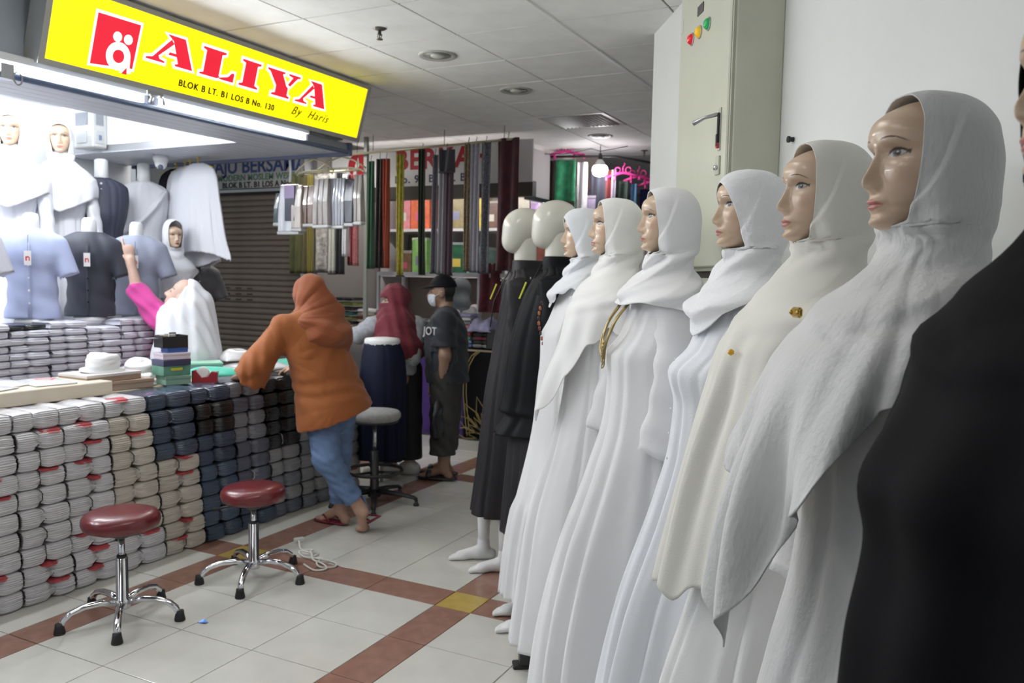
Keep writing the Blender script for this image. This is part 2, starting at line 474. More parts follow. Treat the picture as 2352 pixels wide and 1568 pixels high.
for s, c, nm in ((1.311, (.75, .02, .03), 'red'), (1.408, (.85, .5, .01), 'yellow'), (1.51, (.02, .35, .10), 'green')):
    b = obj('indicator_lamp', MB().lathe([(.021, 0), (.021, .004), (.018, .012), (.012, .018), (.001, .02)], 18), mat('lens '+nm, c, .15, emit=c, es=.25), d1, True)
    b.location = (s-1.46, -.183, 2.484); b.rotation_euler = (pi/2, 0, 0); b['label'] = nm+' round indicator lens'
    rg = obj('bezel', MB().lathe([(.021, -.0), (.025, 0), (.025, .004), (.021, .004)], 18), m_steel, b, True)
obj('nameplate', cb(MB(), 1.375, 1.445, .1832, .186, 2.55, 2.585), mat('nameplate', (.08, .07, .06), .3), d1)
obj('sticker', cb(MB(), 1.153, 1.185, .1832, .1842, 2.545, 2.60), mat('sticker', (.62, .62, .56), .6), d1)
obj('lock', cb(MB(), 1.655, 1.695, .1832, .19, 1.92, 1.985, .002), mat('lock plate', (.52, .53, .43), .35), d1)
obj('lock_cylinder', MB().lathe([(.009, 0), (.009, .01), (.001, .011)], 12), m_chrome, d1, True, loc=(1.677-1.46, -.19, 1.945), rot=(pi/2, 0, 0))
o = obj('wall_hook', MB().lathe([(.008, 0), (.008, .012), (.011, .014), (.011, .02), (.001, .021)], 12), m_black)
tag(o, 'tiny black screw anchor in the white wall', 'wall anchor'); o.location = WP(1.871, 0, 2.017); o.rotation_euler = (pi/2, 0, ROTW)

# shop front structure ------------------------------------------------
m_fascia = mat('fascia panel', (.46, .50, .55), .45, var=.05, vscale=3)
m_sof = mat('soffit board', (.60, .62, .68), .42, var=.04, vscale=8)
m_inwhite = mat('shop white', (.88, .89, .92), .5)
XF = -3.76     # shop front plane
trim = struct(obj('trim_1', MB().box((-3.92, -1, 2.50), (-3.80, 4.80, ZC)), m_fascia))
for y in (.9, 1.55, 2.2):
    obj('fascia_seam', MB().box((-3.80, y-.004, 2.5), (-3.796, y+.004, ZC)), m_steel, trim)
ZS = 2.42
sof = struct(obj('trim_2', MB().box((-4.22, -1, ZS+.004), (-3.76, 4.82, ZS+.05)).box((-6.05, 4.2, ZS+.004), (-4.22, 4.82, ZS+.05)), m_steel))
# soffit planks, each its own board
x = -3.765
k = 0
while x > -6.0:
    w = .09
    ya = -.9 if x > -4.2 else 4.2
    w2 = min(w, x+4.22) if x > -4.22 and x-w < -4.22 else w
    obj('soffit_board', MB().box((x-w2+.0015, ya, ZS-.004), (x-.0015, 4.80, ZS+.004)), m_sof, sof)
    x -= w2; k += 1
edge = struct(obj('trim_3', MB().box((-6.0, 4.80, ZS-.03), (-3.74, 4.83, ZS+.06)), mat('edge blue grey', (.10, .12, .20), .4)))
# raised bright recess
rec = struct(obj('trim_4', MB().box((-6.05, -1, 2.78), (-4.22, 4.2, 2.80)).box((-4.225, -1, ZS+.05), (-4.215, 4.2, 2.8)).box((-6.05, 4.195, ZS+.05), (-4.22, 4.205, 2.8)), m_inwhite))
wb = struct(obj('wall_back', MB().box((-6.12, -1, 0), (-6.05, 4.83, ZC)), m_inwhite))
for y in (1.6, 2.75, 3.45):
    obj('panel_joint', MB().box((-6.05, y-.003, 1.2), (-6.046, y+.003, 2.78)), m_steel, wb)
wl = struct(obj('wall_left', MB().box((-6.05, -1.05, 0), (-3.8, -1, ZC)), m_inwhite))
post = struct(obj('trim_5', MB().box((-5.95, 4.80, 0), (-5.86, 4.86, ZS)), mat('dark post', (.03, .032, .04), .4)))
# roller rail under the soffit front edge
t = thing('shutter_rail', 'blue grey shutter rail along the shop front', 'rail', (-3.72, 1.8, 2.405))
obj('tube', MB().tube([(0, -2.5, 0), (0, 2.95, .0)], .016, 10), mat('rail blue', (.16, .22, .36), .35, metal=.3), t, True)
obj('bracket', MB().box((-.03, .50, -.02), (.02, .56, .045)), m_steel, t)
obj('ring', MB().tube([(.03, .57, .012+.022*math.cos(a)) if 0 else (.02, .575+.02*math.sin(a), -.01+.028*math.cos(a)) for a in np.linspace(0, 2*pi, 16)], .004, 6), m_steel, t, True)

# lit tubes below the sign
def tube_lamp(name, label, y0, y1, x, z, mlit, grp, axis='y'):
    c = (y0+y1)/2; L = (y1-y0)/2
    t = thing(name, label, 'lamp', (x, c, z) if axis == 'y' else (c, x, z), 0 if axis == 'y' else -pi/2, group=grp)
    obj('housing', MB().box((-.03, -L, .022), (.03, L, .06), .004), mat('lamp housing', (.85, .85, .85), .4), t)
    obj('tube', MB().tube([(0, -L+.03, 0), (0, L-.03, 0)], .014, 12), mlit, t, True)
    for s in (-1, 1):
        obj('end_cap', MB().box((-.018, s*(L-.015)-.015, -.018), (.018, s*(L-.015)+.015, .03), .004), mat('end cap', (.8, .8, .82), .4), t)
    if z > 2.48 and mlit is m_tube_st:
        for s in (-1, 1): obj('hanging_wire', MB().tube([(0, s*L*.8, .058), (0, s*L*.8, ZC-z+.003)], .003, 5), m_black, t)
    return t
tube_lamp('fluorescent_lamp', 'lit tube lamp under the sign nearest the picture edge', 1.0, 3.10, -3.755, 2.445, m_tube, 'tubes below the yellow sign')
tube_lamp('fluorescent_lamp', 'lit tube lamp under the sign towards the shop corner', 3.14, 4.36, -3.755, 2.445, m_tube, 'tubes below the yellow sign')
t = thing('tube_clip', 'grey two pronged clip between the two tube lamps', 'clip', (-3.705, 3.12, 2.45))
obj('back', MB().box((-.008, -.05, .02), (0, .05, .04)), m_steel, t)
for s in (-1, 1): obj('prong', MB().tube([(0, s*.03, .02), (.015, s*.035, .0), (.012, s*.045, -.025)], .008, 8), m_steel, t, True)
for i, (y, xx) in enumerate(((.9, -4.7), (.9, -5.5), (3.0, -4.7), (3.0, -5.5))):
    tube_lamp('fluorescent_lamp', 'lit tube lamp %s in the shop ceiling recess %s' % (('near front', 'at rear')[i % 2], ('at the far end', 'by the meter box')[i//2]), y-.6, y+.6, xx, 2.70, m_tube_in, 'tubes in the shop recess')
# aisle ceiling light panels, out of the picture above the photographer; the last is an added fill
for i, (xx, y, lb) in enumerate(((-1.55, 2.0, 'above the nearest mannequins'), (-1.55, .2, 'above the photographer'), (-1.55, -1.6, 'behind the photographer'), (-5.3, 5.75, 'added as unseen fill behind the yellow sign'))):
    t = thing('ceiling_lamp', 'lit ceiling light panel of the aisle '+lb, 'lamp', (xx, y, ZC), 0, group='aisle light panels')
    obj('frame', MB().box((-.17, -.62, -.03), (-.15, .62, 0)).box((.15, -.62, -.03), (.17, .62, 0)).box((-.15, -.62, -.03), (.15, -.6, 0)).box((-.15, .6, -.03), (.15, .62, 0)), m_alu, t)
    obj('diffuser', MB().box((-.15, -.6, -.025), (.15, .6, -.02)), m_tube_ai if i < 3 else mat('added cross aisle fill', (1, 1, 1), .4, emit=(1., .98, .94), es=L_CROSS_FILL), t)

# the yellow sign -------------------------------------------------------
m_yel = mat('sign yellow', (.9, .78, .0), .35, emit=(1., .86, .0), es=1.05)
m_sred = mat('sign red', (.75, .01, .03), .35, emit=(.85, .02, .05), es=.75)
m_swhite = mat('sign white', (.95, .95, .9), .35, emit=(1, 1, .93), es=1.0)
m_sblk = mat('sign lettering olive', (.06, .06, .0), .4)
SU = Vector((.095, 0, .33)).normalized(); SN = Vector((SU.z, 0, -SU.x))
sg = thing('shop_sign', 'long yellow lit shop sign with red name above the counter', 'sign', (-3.70, 2.5, 2.515))
rx = math.atan2(.095, .33)
# local frame: x out of the face, y along, z up the face
sg.rotation_euler = (0, rx, 0)
SH, SL = .3434, 2.325
obj('face', MB().box((-.01, 0, 0), (0, SL, SH)), m_yel, sg)
obj('frame', MB().box((-.11, -.03, -.028), (.006, SL+.03, 0)).box((-.11, -.03, SH), (.006, SL+.03, SH+.025)).box((-.11, -.03, 0), (.006, 0, SH)).box((-.11, SL, 0), (.006, SL+.03, SH)), m_alu, sg)
obj('back_case', MB().box((-.11, -.028, -.026), (-.01, SL+.028, SH+.023)), m_alu, sg)
def sgp(name, polys, m, x0, x1, parent=sg):
    mb = MB()
    for p in polys:
        a = sum(p[i][0]*p[(i+1) % len(p)][1]-p[(i+1) % len(p)][0]*p[i][1] for i in range(len(p)))
        if a < 0: p = p[::-1]
        mb.prism(p, x0, x1, lambda u, v, t: (t, u, v))
    return obj(name, mb, m, parent)
def circ(cx, cy, r, n=28, a0=0, a1=2*pi): return [(cx+r*math.cos(a0+(a1-a0)*k/n), cy+r*math.sin(a0+(a1-a0)*k/n)) for k in range(n)]
lg = sgp('emblem', [[(.227, .03), (.46, .055), (.468, .276), (.229, .272)]], m_sred, .0, .003)
sgp('emblem_border', [[(.215, .018), (.472, .043), (.482, .29), (.217, .286)]], m_swhite, .0, .0015)
sgp('emblem_dot', [circ(.349, .188, .024)], m_swhite, .003, .0045); sgp('emblem_dot', [circ(.410, .189, .024)], m_swhite, .003, .0045)
sgp('emblem_ring', [circ(.37, .098, .068, 36)], m_swhite, .003, .0045)
sgp('emblem_ring_centre', [circ(.37, .098, .032, 30)], m_sred, .0045, .006)
sgp('emblem_tail', [[(.405, .12), (.437, .11), (.442, .06), (.455, .03), (.39, .022), (.40, .05)]], m_swhite, .003, .0044)
sgp('emblem_tail', [[(.40, .02), (.425, .055), (.432, .02)]], m_sred, .0045, .0055)
def grow(p, d):
    """outline grown by d (rough miter offset)"""
    n = len(p); a = sum(p[i][0]*p[(i+1) % n][1]-p[(i+1) % n][0]*p[i][1] for i in range(n))
    if a < 0: p = p[::-1]
    out = []
    for i in range(n):
        A, B, C = Vector(p[i-1]), Vector(p[i]), Vector(p[(i+1) % n])
        e1 = (B-A).normalized(); e2 = (C-B).normalized()
        n1 = Vector((e1.y, -e1.x)); n2 = Vector((e2.y, -e2.x)); m = (n1+n2)
        if m.length < .3: m = n1
        m = m.normalized(); s = min(1/max(m.dot(n1), .3), 1.6)
        out.append(tuple(B+m*d*s))
    return out
LB, LT = .128, .277
def letter(polys, x0, w):
    return [[(x0+u*w, LB+v*(LT-LB)) for u, v in p] for p in polys]
gA = [[(.36, 1), (.74, 1), (.98, .06), (1, 0), (.62, 0), (.60, .06), (.67, .10), (.62, .32), (.44, .32), (.46, .42), (.60, .42), (.50, .82)],
      [(.46, .86), (.52, .72), (.24, .20), (.27, .10), (.38, .06), (.38, 0), (0, 0), (0, .06), (.13, .12)]]
gL = [[(.0, 1), (.66, 1), (.66, .93), (.55, .88), (.55, .12), (.60, .06), (.50, 0), (0, 0), (0, .06), (.10, .10), (.10, .88), (0, .93)],
      [(.56, .0), (1, 0), (1, .34), (.93, .34), (.83, .16), (.60, .07)]]
gI = [[(0, 1), (1, 1), (1, .93), (.82, .88), (.82, .12), (1, .07), (1, 0), (0, 0), (0, .07), (.18, .12), (.18, .88), (0, .93)]]
gY = [[(0, 1), (.52, 1), (.52, .94), (.45, .90), (.62, .48), (.68, .42), (.68, .12), (.76, .07), (.76, 0), (.22, 0), (.22, .07), (.32, .12), (.32, .40), (.08, .88), (0, .93)],
      [(.64, 1), (1, 1), (1, .93), (.92, .90), (.73, .50), (.66, .55), (.78, .88), (.64, .93)]]
x_l = 0
for nm, g, x0, w in (('letter_a', gA, .526, .30), ('letter_l', gL, .875, .245), ('letter_i', gI, 1.164, .148), ('letter_y', gY, 1.368, .285), ('letter_a', gA, 1.643, .288)):
    P = letter(g, x0, w)
    sgp('letter_border', [grow(p, .014) for p in P], m_swhite, 0, .0012+.0001*x_l); x_l += 1
    sgp(nm, P, m_sred, .001, .004)
def stext(s, size, u, v, m, nm, shear=0., space=1., off=0.):
    glyphs(text_mesh(s, size, m, .0015, off, 'LEFT', shear, nm, space), sg, (.0025, u, v), Matrix(((0, 0, 1), (1, 0, 0), (0, 1, 0))), m)
stext('BLOK B LT. B1 LOS B No. 130', .049, .752, .050, m_sblk, 'address_lettering', 0, 1.16, .0012)
stext('By  Haris', .075, 1.63, .068, m_sblk, 'script_lettering', .5, 1.25, -.0003)

# slotted upright at the far left
t = thing('slotted_upright', 'dark slotted steel angle fixed above the tube lamp', 'shelf upright', (-3.775, 2.23, 2.52))
obj('flange', MB().box((-.02, -.06, 0), (-.012, .0, .36)), mat('upright steel', (.06, .08, .12), .4, metal=.5), t)
obj('flange', MB().box((-.02, .0, 0), (.02, .006, .36)), mat('upright steel', (.06, .08, .12), .4, metal=.5), t)
for k in range(5):
    obj('slot', MB().box((-.0118, -.045, .03+k*.07), (-.0112, -.018, .07+k*.07)), mat('slot pale', (.4, .43, .45), .5), t)
# ================================================================== MANNEQUINS
SKIN = np.array((.64, .47, .33)); LIP = np.array((.48, .15, .13)); DARK = np.array((.025, .018, .015))
m_face = mat('mannequin skin', (.6, .44, .3), .34, attr='paint', spec=.5, coat=.15)
m_pale = mat('mannequin ivory', (.70, .68, .60), .22, coat=.2)
m_base_white = mat('dummy white', (.82, .82, .82), .45)
def head_mesh(nr=190, nc=190, skin=SKIN):
    """painted shop-dummy head; origin under the chin, faces +x, height .228"""
    HH = .228
    t = np.linspace(0, 1, nr)
    t = .5-.5*np.cos(pi*t)*(1-.25*np.sin(pi*t)**2)
    t = np.clip((t-t[0])/(t[-1]-t[0]), 0, 1)
    Fp = tab(t, [0, .03, .07, .12, .16, .2, .27, .34, .45, .52, .60, .68, .78, .86, .92, .97, 1], [.045, .076, .086, .084, .083, .086, .084, .080, .079, .079, .0865, .0885, .084, .071, .054, .032, .0])
    Bp = tab(t, [0, .06, .15, .25, .4, .6, .75, .86, .94, 1], [.01, .030, .055, .076, .094, .101, .094, .074, .047, .0])
    Wp = tab(t, [0, .03, .08, .15, .25, .38, .5, .62, .74, .84, .92, .97, 1], [.012, .028, .040, .050, .059, .067, .072, .0745, .072, .061, .044, .027, .0])
    s = np.linspace(-1, 1, nc, endpoint=False)
    th = pi*np.sign(s)*np.abs(s)**1.5
    T, TH = np.meshgrid(t, th, indexing='ij')
    Fp, Bp, Wp = (np.repeat(a[:, None], nc, 1) for a in (Fp, Bp, Wp))
    c, sn = np.cos(TH), np.sin(TH)
    pw = np.where(c > 0, .90, 1.)
    x = np.where(c > 0, Fp, Bp)*np.sign(c)*np.abs(c)**pw
    y = Wp*np.sign(sn)*np.abs(sn)**np.where(c > 0, .93, 1.)
    z = T*HH
    fr = sm(c, .05, .5)
    g = lambda cy, cz, wy, wz: np.exp(-((y-cy)/wy)**2-((z-cz)/wz)**2)
    ay = np.abs(y)
    dx = 0
    # nose
    zt = tab(z, [.058, .064, .070, .079, .095, .112, .124, .136], [0, .009, .0215, .0250, .0180, .0105, .006, .0])
    wn = tab(z, [.058, .075, .09, .12, .136], [.0115, .0105, .0078, .0072, .011])
    dx += zt*np.exp(-(y/wn)**2)
    dx += .0060*(np.exp(-((ay-.0115)/.0055)**2-((z-.070)/.0075)**2))
    # sockets, eyeballs, brow ridge, cheekbone
    dx -= .0095*np.exp(-((ay-.031)/.019)**2-((z-.119)/.012)**2)
    dx += .0055*np.exp(-((ay-.031)/.012)**2-((z-.1175)/.0065)**2)
    dx += .003*np.exp(-((ay-.03)/.02)**2-((z-.137)/.007)**2)
    dx += .004*np.exp(-((ay-.045)/.016)**2-((z-.090)/.016)**2)
    # mouth
    lw = np.exp(-(y/.0195)**4)
    dx += lw*(.0058*np.exp(-((z-.0475)/.0045)**2)+.0068*np.exp(-((z-.0375)/.005)**2)-.0028*np.exp(-((z-.0425)/.0013)**2))
    dx -= .0035*g(0, .0275, .016, .005)
    dx += .0035*g(0, .0135, .014, .009)
    dx -= .0025*np.exp(-((ay-.026)/.006)**2-((z-.0415)/.008)**2)
    x = x+dx*fr
    # paint
    col = np.tile(skin, (nr, nc, 1)).astype(float)
    def lay(mask, cc, o=1.):
        m = (np.clip(mask, 0, 1)*o*fr)[..., None]; return col*(1-m)+np.asarray(cc)*m
    col = lay(np.exp(-((ay-.045)/.018)**2-((z-.082)/.018)**2), (.62, .36, .25), .35)
    col = lay(np.exp(-((ay-.033)/.021)**2-((z-.123)/.010)**2), (.30, .19, .13), .55)
    bz = .1375+.0065*np.cos((ay-.030)/.026*1.7)-.004*sm(ay, .04, .055)
    col = lay(sm(.0023-np.abs(z-bz)*(1+.3*(ay > .04)), 0, .0012)*sm(ay, .011, .016)*sm(-ay, -.057, -.047), (.07, .04, .03))
    # eye opening (almond)
    e = (ay-.0315)/.0160; up = .1180+.0066*(1-e**2)+.0015*e; lo = .1180-.0046*(1-e**2)+.0015*e
    ins = (np.abs(e) < 1)
    col = lay(ins*sm(z, lo-.0006, lo+.0006)*sm(-z, -up-.0004, -up+.0008), (.45, .41, .37))
    col = lay(ins*sm(z, lo-.0002, lo+.0004)*sm(-z, -up-.0002, -up+.0004)*sm(-np.hypot(ay-.031, z-.1188), -.0072, -.0058), (.03, .022, .018))
    col = lay(sm(-np.hypot(ay-.0325, z-.1208), -.0014, -.0007)*ins, (.8, .8, .8))
    lid = sm(.0029-np.abs(z-up-.0006), 0, .0014)*(np.abs(e) < 1.18)*sm(ay, .015, .019)
    col = lay(lid, DARK)
    col = lay(sm(.0010-np.abs(z-lo), 0, .0009)*(np.abs(e) < 1.05)*sm(ay, .024, .04), DARK, .7)
    wing = sm(.0024-np.abs(z-.1195-(ay-.046)*.35), 0, .001)*sm(ay, .043, .046)*sm(-ay, -.054, -.049)
    col = lay(wing, DARK)
    # lips
    lm = sm(-np.abs(y)/.0225-((z-.0425)/.0105)**2, -1.02, -.72)
    col = lay(lm, LIP, .95)
    col = lay(np.exp(-(y/.017)**4)*sm(.0011-np.abs(z-.0425), 0, .0008), (.14, .04, .035), .9)
    z = np.where(z > .14, .14+(z-.14)*(.065/.088), z)
    P = np.stack([x, y, z], -1)
    me = MB().grid(P, closed=True).mesh('head', m_face, True)
    a = me.attributes.new('paint', 'FLOAT_COLOR', 'POINT')
    a.data.foreach_set('color', np.concatenate([col.reshape(-1, 3), np.ones((nr*nc, 1))], 1).astype(np.float32).ravel())
    return me
HEAD = head_mesh()

def drape(prof, zs, hem, rows, cols, fold=None, x0=None, vhead=.45, zneck=None, th_open=None, cx=0., warp=None):
    """cloth hung round a body.  prof: dict z -> (front, back, half width) tables; zs top;
    hem(theta)->z; fold(theta,z)->radial offset; x0(z)-> plane of the face opening"""
    zt, Ft, Bt, Wt = (np.array(a) for a in zip(*[(k, *prof[k]) for k in sorted(prof)]))
    u = np.linspace(0, 1, cols); v = np.linspace(0, 1, rows)
    P = np.zeros((rows, cols, 3))
    for i, vv in enumerate(v):
        if zneck is not None and vv <= vhead:
            q = vv/vhead; zc = zs+(zneck-zs)*(1-(1-q)**1.0 if q > .25 else q*q/.5+q*.5)
            z0 = np.full(cols, zc)
        else: z0 = None
        if z0 is not None:
            Fz = tab(zc, zt, Ft)
            te = 0.
            if x0 is not None and x0(zc) < Fz: te = math.acos(max(-1, x0(zc)/Fz))
            th = te+u*(2*pi-2*te); z = z0
        else:
            th = u*2*pi
            q = (vv-vhead)/(1-vhead) if zneck is not None else vv
            zb = zneck if zneck is not None else zs
            thw = (th+pi) % (2*pi)-pi
            z = zb+(hem(thw)-zb)*q
        thw = (th+pi) % (2*pi)-pi
        F_, B_, W_ = tab(z, zt, Ft), tab(z, zt, Bt), tab(z, zt, Wt)
        c, s = np.cos(th), np.sin(th)
        if z0 is not None and x0 is not None:
            Wf = np.minimum(W_, tab(zc-zs+.214, [-.03, -.005, .02, .05, .08, .11, .16, .22], [.2, .058, .055, .064, .0705, .0745, .0725, .08]))
            W_ = np.where(c > 0, Wf+(W_-Wf)*sm(np.abs(s), .90, 1.), W_)
        x = np.where(c > 0, F_, B_)*c; y = W_*s
        if fold is not None:
            d = fold(thw, z); r = np.hypot(x, y)+1e-6
            x = x*(1+d/r); y = y*(1+d/r)
        P[i, :, 0] = x+cx; P[i, :, 1] = y; P[i, :, 2] = z
    if warp is not None: P = warp(P)
    return P
def cloth(name, P, m, parent, solid=.003, weld=True):
    mb = MB().grid(P)
    o = obj(name, mb, m, parent, True)
    if weld:
        w = o.modifiers.new('w', 'WELD'); w.merge_threshold = .0004
    if solid:
        md = o.modifiers.new('s', 'SOLIDIFY'); md.thickness = solid; md.offset = -1
    return o
def wht(name, c, bump=.25, bs=260., st=(1, 1, 1), rough=.8):
    return mat(name, c, rough, sheen=.25, bump=bump, bscale=bs, spec=.25, stretch=st)
m_w1 = wht('crepe white', (.70, .70, .69), .6, 110, (1, 1, .6))
m_w2 = wht('cream crepe', (.78, .765, .70), .2, 300)
m_w3 = wht('cool white cotton', (.80, .82, .86), .15, 200)
m_w4 = wht('white cotton', (.82, .82, .83), .15, 200)
m_w5 = wht('bright white', (.86, .86, .85), .15, 200)
m_emb = wht('embroidered white', (.84, .85, .87), .9, 55)
m_blackc = mat('black cloth', (.004, .004, .005), .8, spec=.12, bump=.1, bscale=250)
m_blackc2 = mat('black robe cloth', (.0045, .005, .007), .65, spec=.15)
m_charc = mat('charcoal robe cloth', (.020, .018, .021), .55, spec=.25)

ROTM = math.atan2(NW.y, NW.x)
ZCH = 1.64    # chin height of the women dummies
def body_prof(fl=.40, hemz=.06, waist=.165, bk=.20, wd=.225, bust=.155):
    return {1.57: (.05, .075, .075), 1.53: (.062, .10, .14), 1.50: (.08, .115, .175), 1.44: (.105, .125, .19), 1.36: (.138, .12, .19),
            1.29: (bust, .11, .185), 1.20: (waist, .10, .175), 1.08: (waist+.01, .115, .18), .92: (.20+.25*(fl-.3), .15,   .195), .60: (.24+.55*(fl-.25), bk*.9, .212), .30: (fl*.93, bk, wd*.97), hemz: (fl, bk*1.02, wd)}
def skirt_folds(seed, a0=.004, a1=.022, k=(3, 5, 8), zf=1.25):
    r = np.random.RandomState(seed); ph = r.uniform(0, 6.28, len(k)); dr = r.uniform(-.6, .6, len(k)); w = r.uniform(.6, 1.2, len(k))
    cc = np.linspace(-2.6, 3.0, 11)+r.uniform(-.2, .2, 11); cw_ = r.uniform(.045, .10, 11); cd = r.uniform(-.18, .18, 11); ch_ = r.uniform(.5, 1.15, 11)
    def f(th, z):
        amp = 1.35*(a0+(a1-a0)*sm(-np.asarray(z), -zf, -.25))
        d = 0
        for i, kk in enumerate(k):
            s = np.cos(kk*th+ph[i]+dr[i]*(z-1)*3+.5*np.sin(3*th+ph[i]))
            d = d+w[i]*(s*.7+.9*(.6-np.abs(np.cos(kk*th*.5+ph[i]+dr[i]*(z-1)))**.8))/len(k)*1.25
        for ci, wi, di, hi in zip(cc, cw_, cd, ch_):
            q = (th-ci-di*(z-1)+pi) % (2*pi)-pi
            d = d+hi*(.55*np.exp(-((q-1.5*wi)/(1.1*wi))**2)+.4*np.exp(-((q+1.6*wi)/(1.2*wi))**2)-1.5*np.exp(-(q/wi)**2))
        return amp*d
    return f
def sleeve(side, m, parent, z0=1.49, zl=.98, r=(.085, .080, .070, .070), out=.185, fwd=.06, seed=0):
    n = 26; m2 = 20; P = np.zeros((n, m2, 3)); rr = np.random.RandomState(seed); ph = rr.uniform(0, 6, 4)
    for i in range(n):
        q = i/(n-1); z = z0-(z0-zl)*q
        c = np.array([-.015+fwd*max(0, q-.35)*1.6, side*(out-.05*(1-q)**2+.03*q), z])
        rad = tab(q, [0, .3, .65, 1], r)
        a = np.arange(m2)/m2*2*pi
        w = rad*(1+.07*np.cos(3*a+ph[0]+q*5)+.05*np.cos(5*a+ph[1]-q*9))+.004*np.sin(q*30+a+ph[2])*(q > .2)
        P[i, :, 0] = c[0]+w*np.cos(a)*1.05; P[i, :, 1] = c[1]+w*np.sin(a)*.6*(.55 if i == 0 else 1); P[i, :, 2] = z+.03*np.cos(a)*q
        if i == 0: P[i, :, 0] = c[0]+.4*w*np.cos(a)
    mb = MB().grid(P, closed=True)
    return obj('sleeve', mb, m, parent, True, solid=.003)
def hijab_prof(chin=ZCH, throat=.045, bust=.175, loose=0., mid=.11, wsh=.225, back=.0):
    c = chin
    return {c+.214: (.006, .008, .006), c+.211: (.028, .040, .026), c+.203: (.052, .068, .045), c+.186: (.073, .090, .062), c+.16: (.0880, .1050, .0725), c+.11: (.0915, .112+loose, .0775+loose*.4),
            c+.05: (.0900, .112+loose, .0765+loose*.5), c+.016: (.076, .109+loose, .0765+loose*.5), c-.004: (.056, .106+loose, .080+loose), c-.022: (throat-.005, .104+loose, .086+loose),
            c-.05: (throat+.012, .105+loose, .092+loose), c-.08: (mid*.72, .115+loose+back, .118+loose), c-.12: (mid, .132+back, .17), c-.165: (mid+.03, .146+back, .215), c-.23: (bust-.012, .15+back, wsh+.01), c-.33: (bust+.012, .15+back, wsh+.005),
            c-.5: (bust+.03, .16+back, wsh+.0), c-.8: (bust+.06, .17+back, wsh+.0)}
def wraps(seed, a=.0035, b=.006, chin=ZCH):
    """folds that run from the throat back over the shoulder, and hanging folds below"""
    r = np.random.RandomState(seed); p = r.uniform(0, 6.28, 6)
    def f(th, z):
        z = np.asarray(z); at = np.abs(th)
        k = np.sin((z-chin)*70-at*3.2+p[0])+.6*np.sin((z-chin)*115-at*4.5+p[1])
        near = sm(-z, -(chin+.04), -(chin-.02))*(1-sm(-z, -(chin-.16), -(chin-.27)))
        low = sm(-z, -(chin-.13), -(chin-.35))
        h = np.sin(7*th+p[2]+2*np.sin(2*th+p[3]))+.7*np.sin(12*th+p[4]+3*(z-chin))
        head = sm(z, chin+.03, chin+.1)*.0012*np.sin(z*60+th*4+p[5])
        thl = tab(z, [chin-.03, chin+.02, chin+.07, chin+.13, chin+.19], [.35, .95, 1.3, 1.55, 1.75])
        band = .0055*sm(at-thl, -.03, .05)*sm(z, chin-.03, chin)*(1-sm(z, chin+.15, chin+.2))
        k2 = np.abs(np.sin(((z-chin)*34-at*2.6+p[3])))**.6
        return a*(k-1.2*k2)*near+b*h*low+head+band
    return f

def mannequin(i, label, pos, chin=ZCH, rot=0.):
    t = thing('mannequin', label, 'mannequin', (pos[0], pos[1], 0), ROTM+rot, 'mannequins along the white wall')
    return t
def add_head(t, chin, sc=1., tilt=0., parts=True):
    o = link('head', HEAD, t, (-.006, 0, chin-.002), (0, tilt, 0), (sc, sc, sc))
    obj('neck', MB().lathe([(.036, chin-.16), (.036, chin-.06), (.044, chin+.04)], 20, (-.022, 0, 0)), m_face_plain, t, True)
    return o
m_face_plain = mat('mannequin neck skin', tuple(SKIN), .3)
def stand(t, x=0., y=0., m=None):
    obj('stand', MB().lathe([(.16, .002), (.16, .010), (.15, .014), (.012, .016), (.012, .9), (.001, .901)], 24, (x, y, 0)), m or m_steel, t, True)
def hang_x0(a, slope=0., chin=ZCH):
    return lambda z: a+slope*(z-chin)+.13*float(sm(chin+.006-z, 0, .03))
edge_m = mat('hijab edge', (.8, .79, .76), .7)

# --- nearest: black figure at the right edge of the picture
t = mannequin(0, 'mannequin all in black cloth at the right edge of the picture', (.150, 1.035), rot=-.05)
add_head(t, 1.655, .98)
pr = hijab_prof(1.655, bust=.17, mid=.115, wsh=.22); pr[1.325] = (.204, .15, .225); pr[1.155] = (.212, .16, .225); pr[1.27] = (.194, .15, .225)
P = drape(pr, 1.868, lambda th: .98+.0*th, 110, 120, wraps(3, .004, .007, 1.655), hang_x0(.050, -.0, 1.655), .5, 1.625)
cloth('hijab', P, m_blackc, t)
bp = body_prof(.33, .06, .20, .2, .225, .19)
bp[1.36] = (.14, .12, .18); bp[1.30] = (.16, .11, .175); bp[1.24] = (.155, .105, .17); bp[1.15] = (.15, .1, .17)
bp.pop(1.29); bp.pop(1.2)
cloth('robe', drape(bp, 1.57, lambda th: .06+0*th, 110, 130, skirt_folds(2, .006, .02)), m_blackc, t)
stand(t)

# --- m1: white crepe hijab, big ruffled drape
t = mannequin(1, 'nearest white mannequin, long ruffled crepe hijab pinned with a gold brooch', (-.021, 1.459))
add_head(t, ZCH-.008)
def hem1(th):
    a = np.abs(th); s = np.sign(th)
    base = tab(a, [0, .18, .4, .62, .85, 1.1, 1.5, 2.2, pi], [.965, 1.03, 1.14, 1.25, 1.36, 1.42, 1.45, 1.45, 1.43])
    return base+.022*np.sin(a*17)*np.exp(-((a-.55)/.45)**2)
pr = hijab_prof(ZCH-.008, throat=.052, bust=.20, mid=.135, wsh=.225)
c = ZCH-.008
for k in (.08, .12, .165, .23, .33, .5, .8): pr.pop(c-k)
pr.update({c-.08: (.098, .118, .125), c-.12: (.138, .128, .175), c-.16: (.175, .138, .21), c-.22: (.215, .148, .232), c-.34: (.262, .155, .242), c-.5: (.29, .17, .245), c-.8: (.335, .18, .25)})
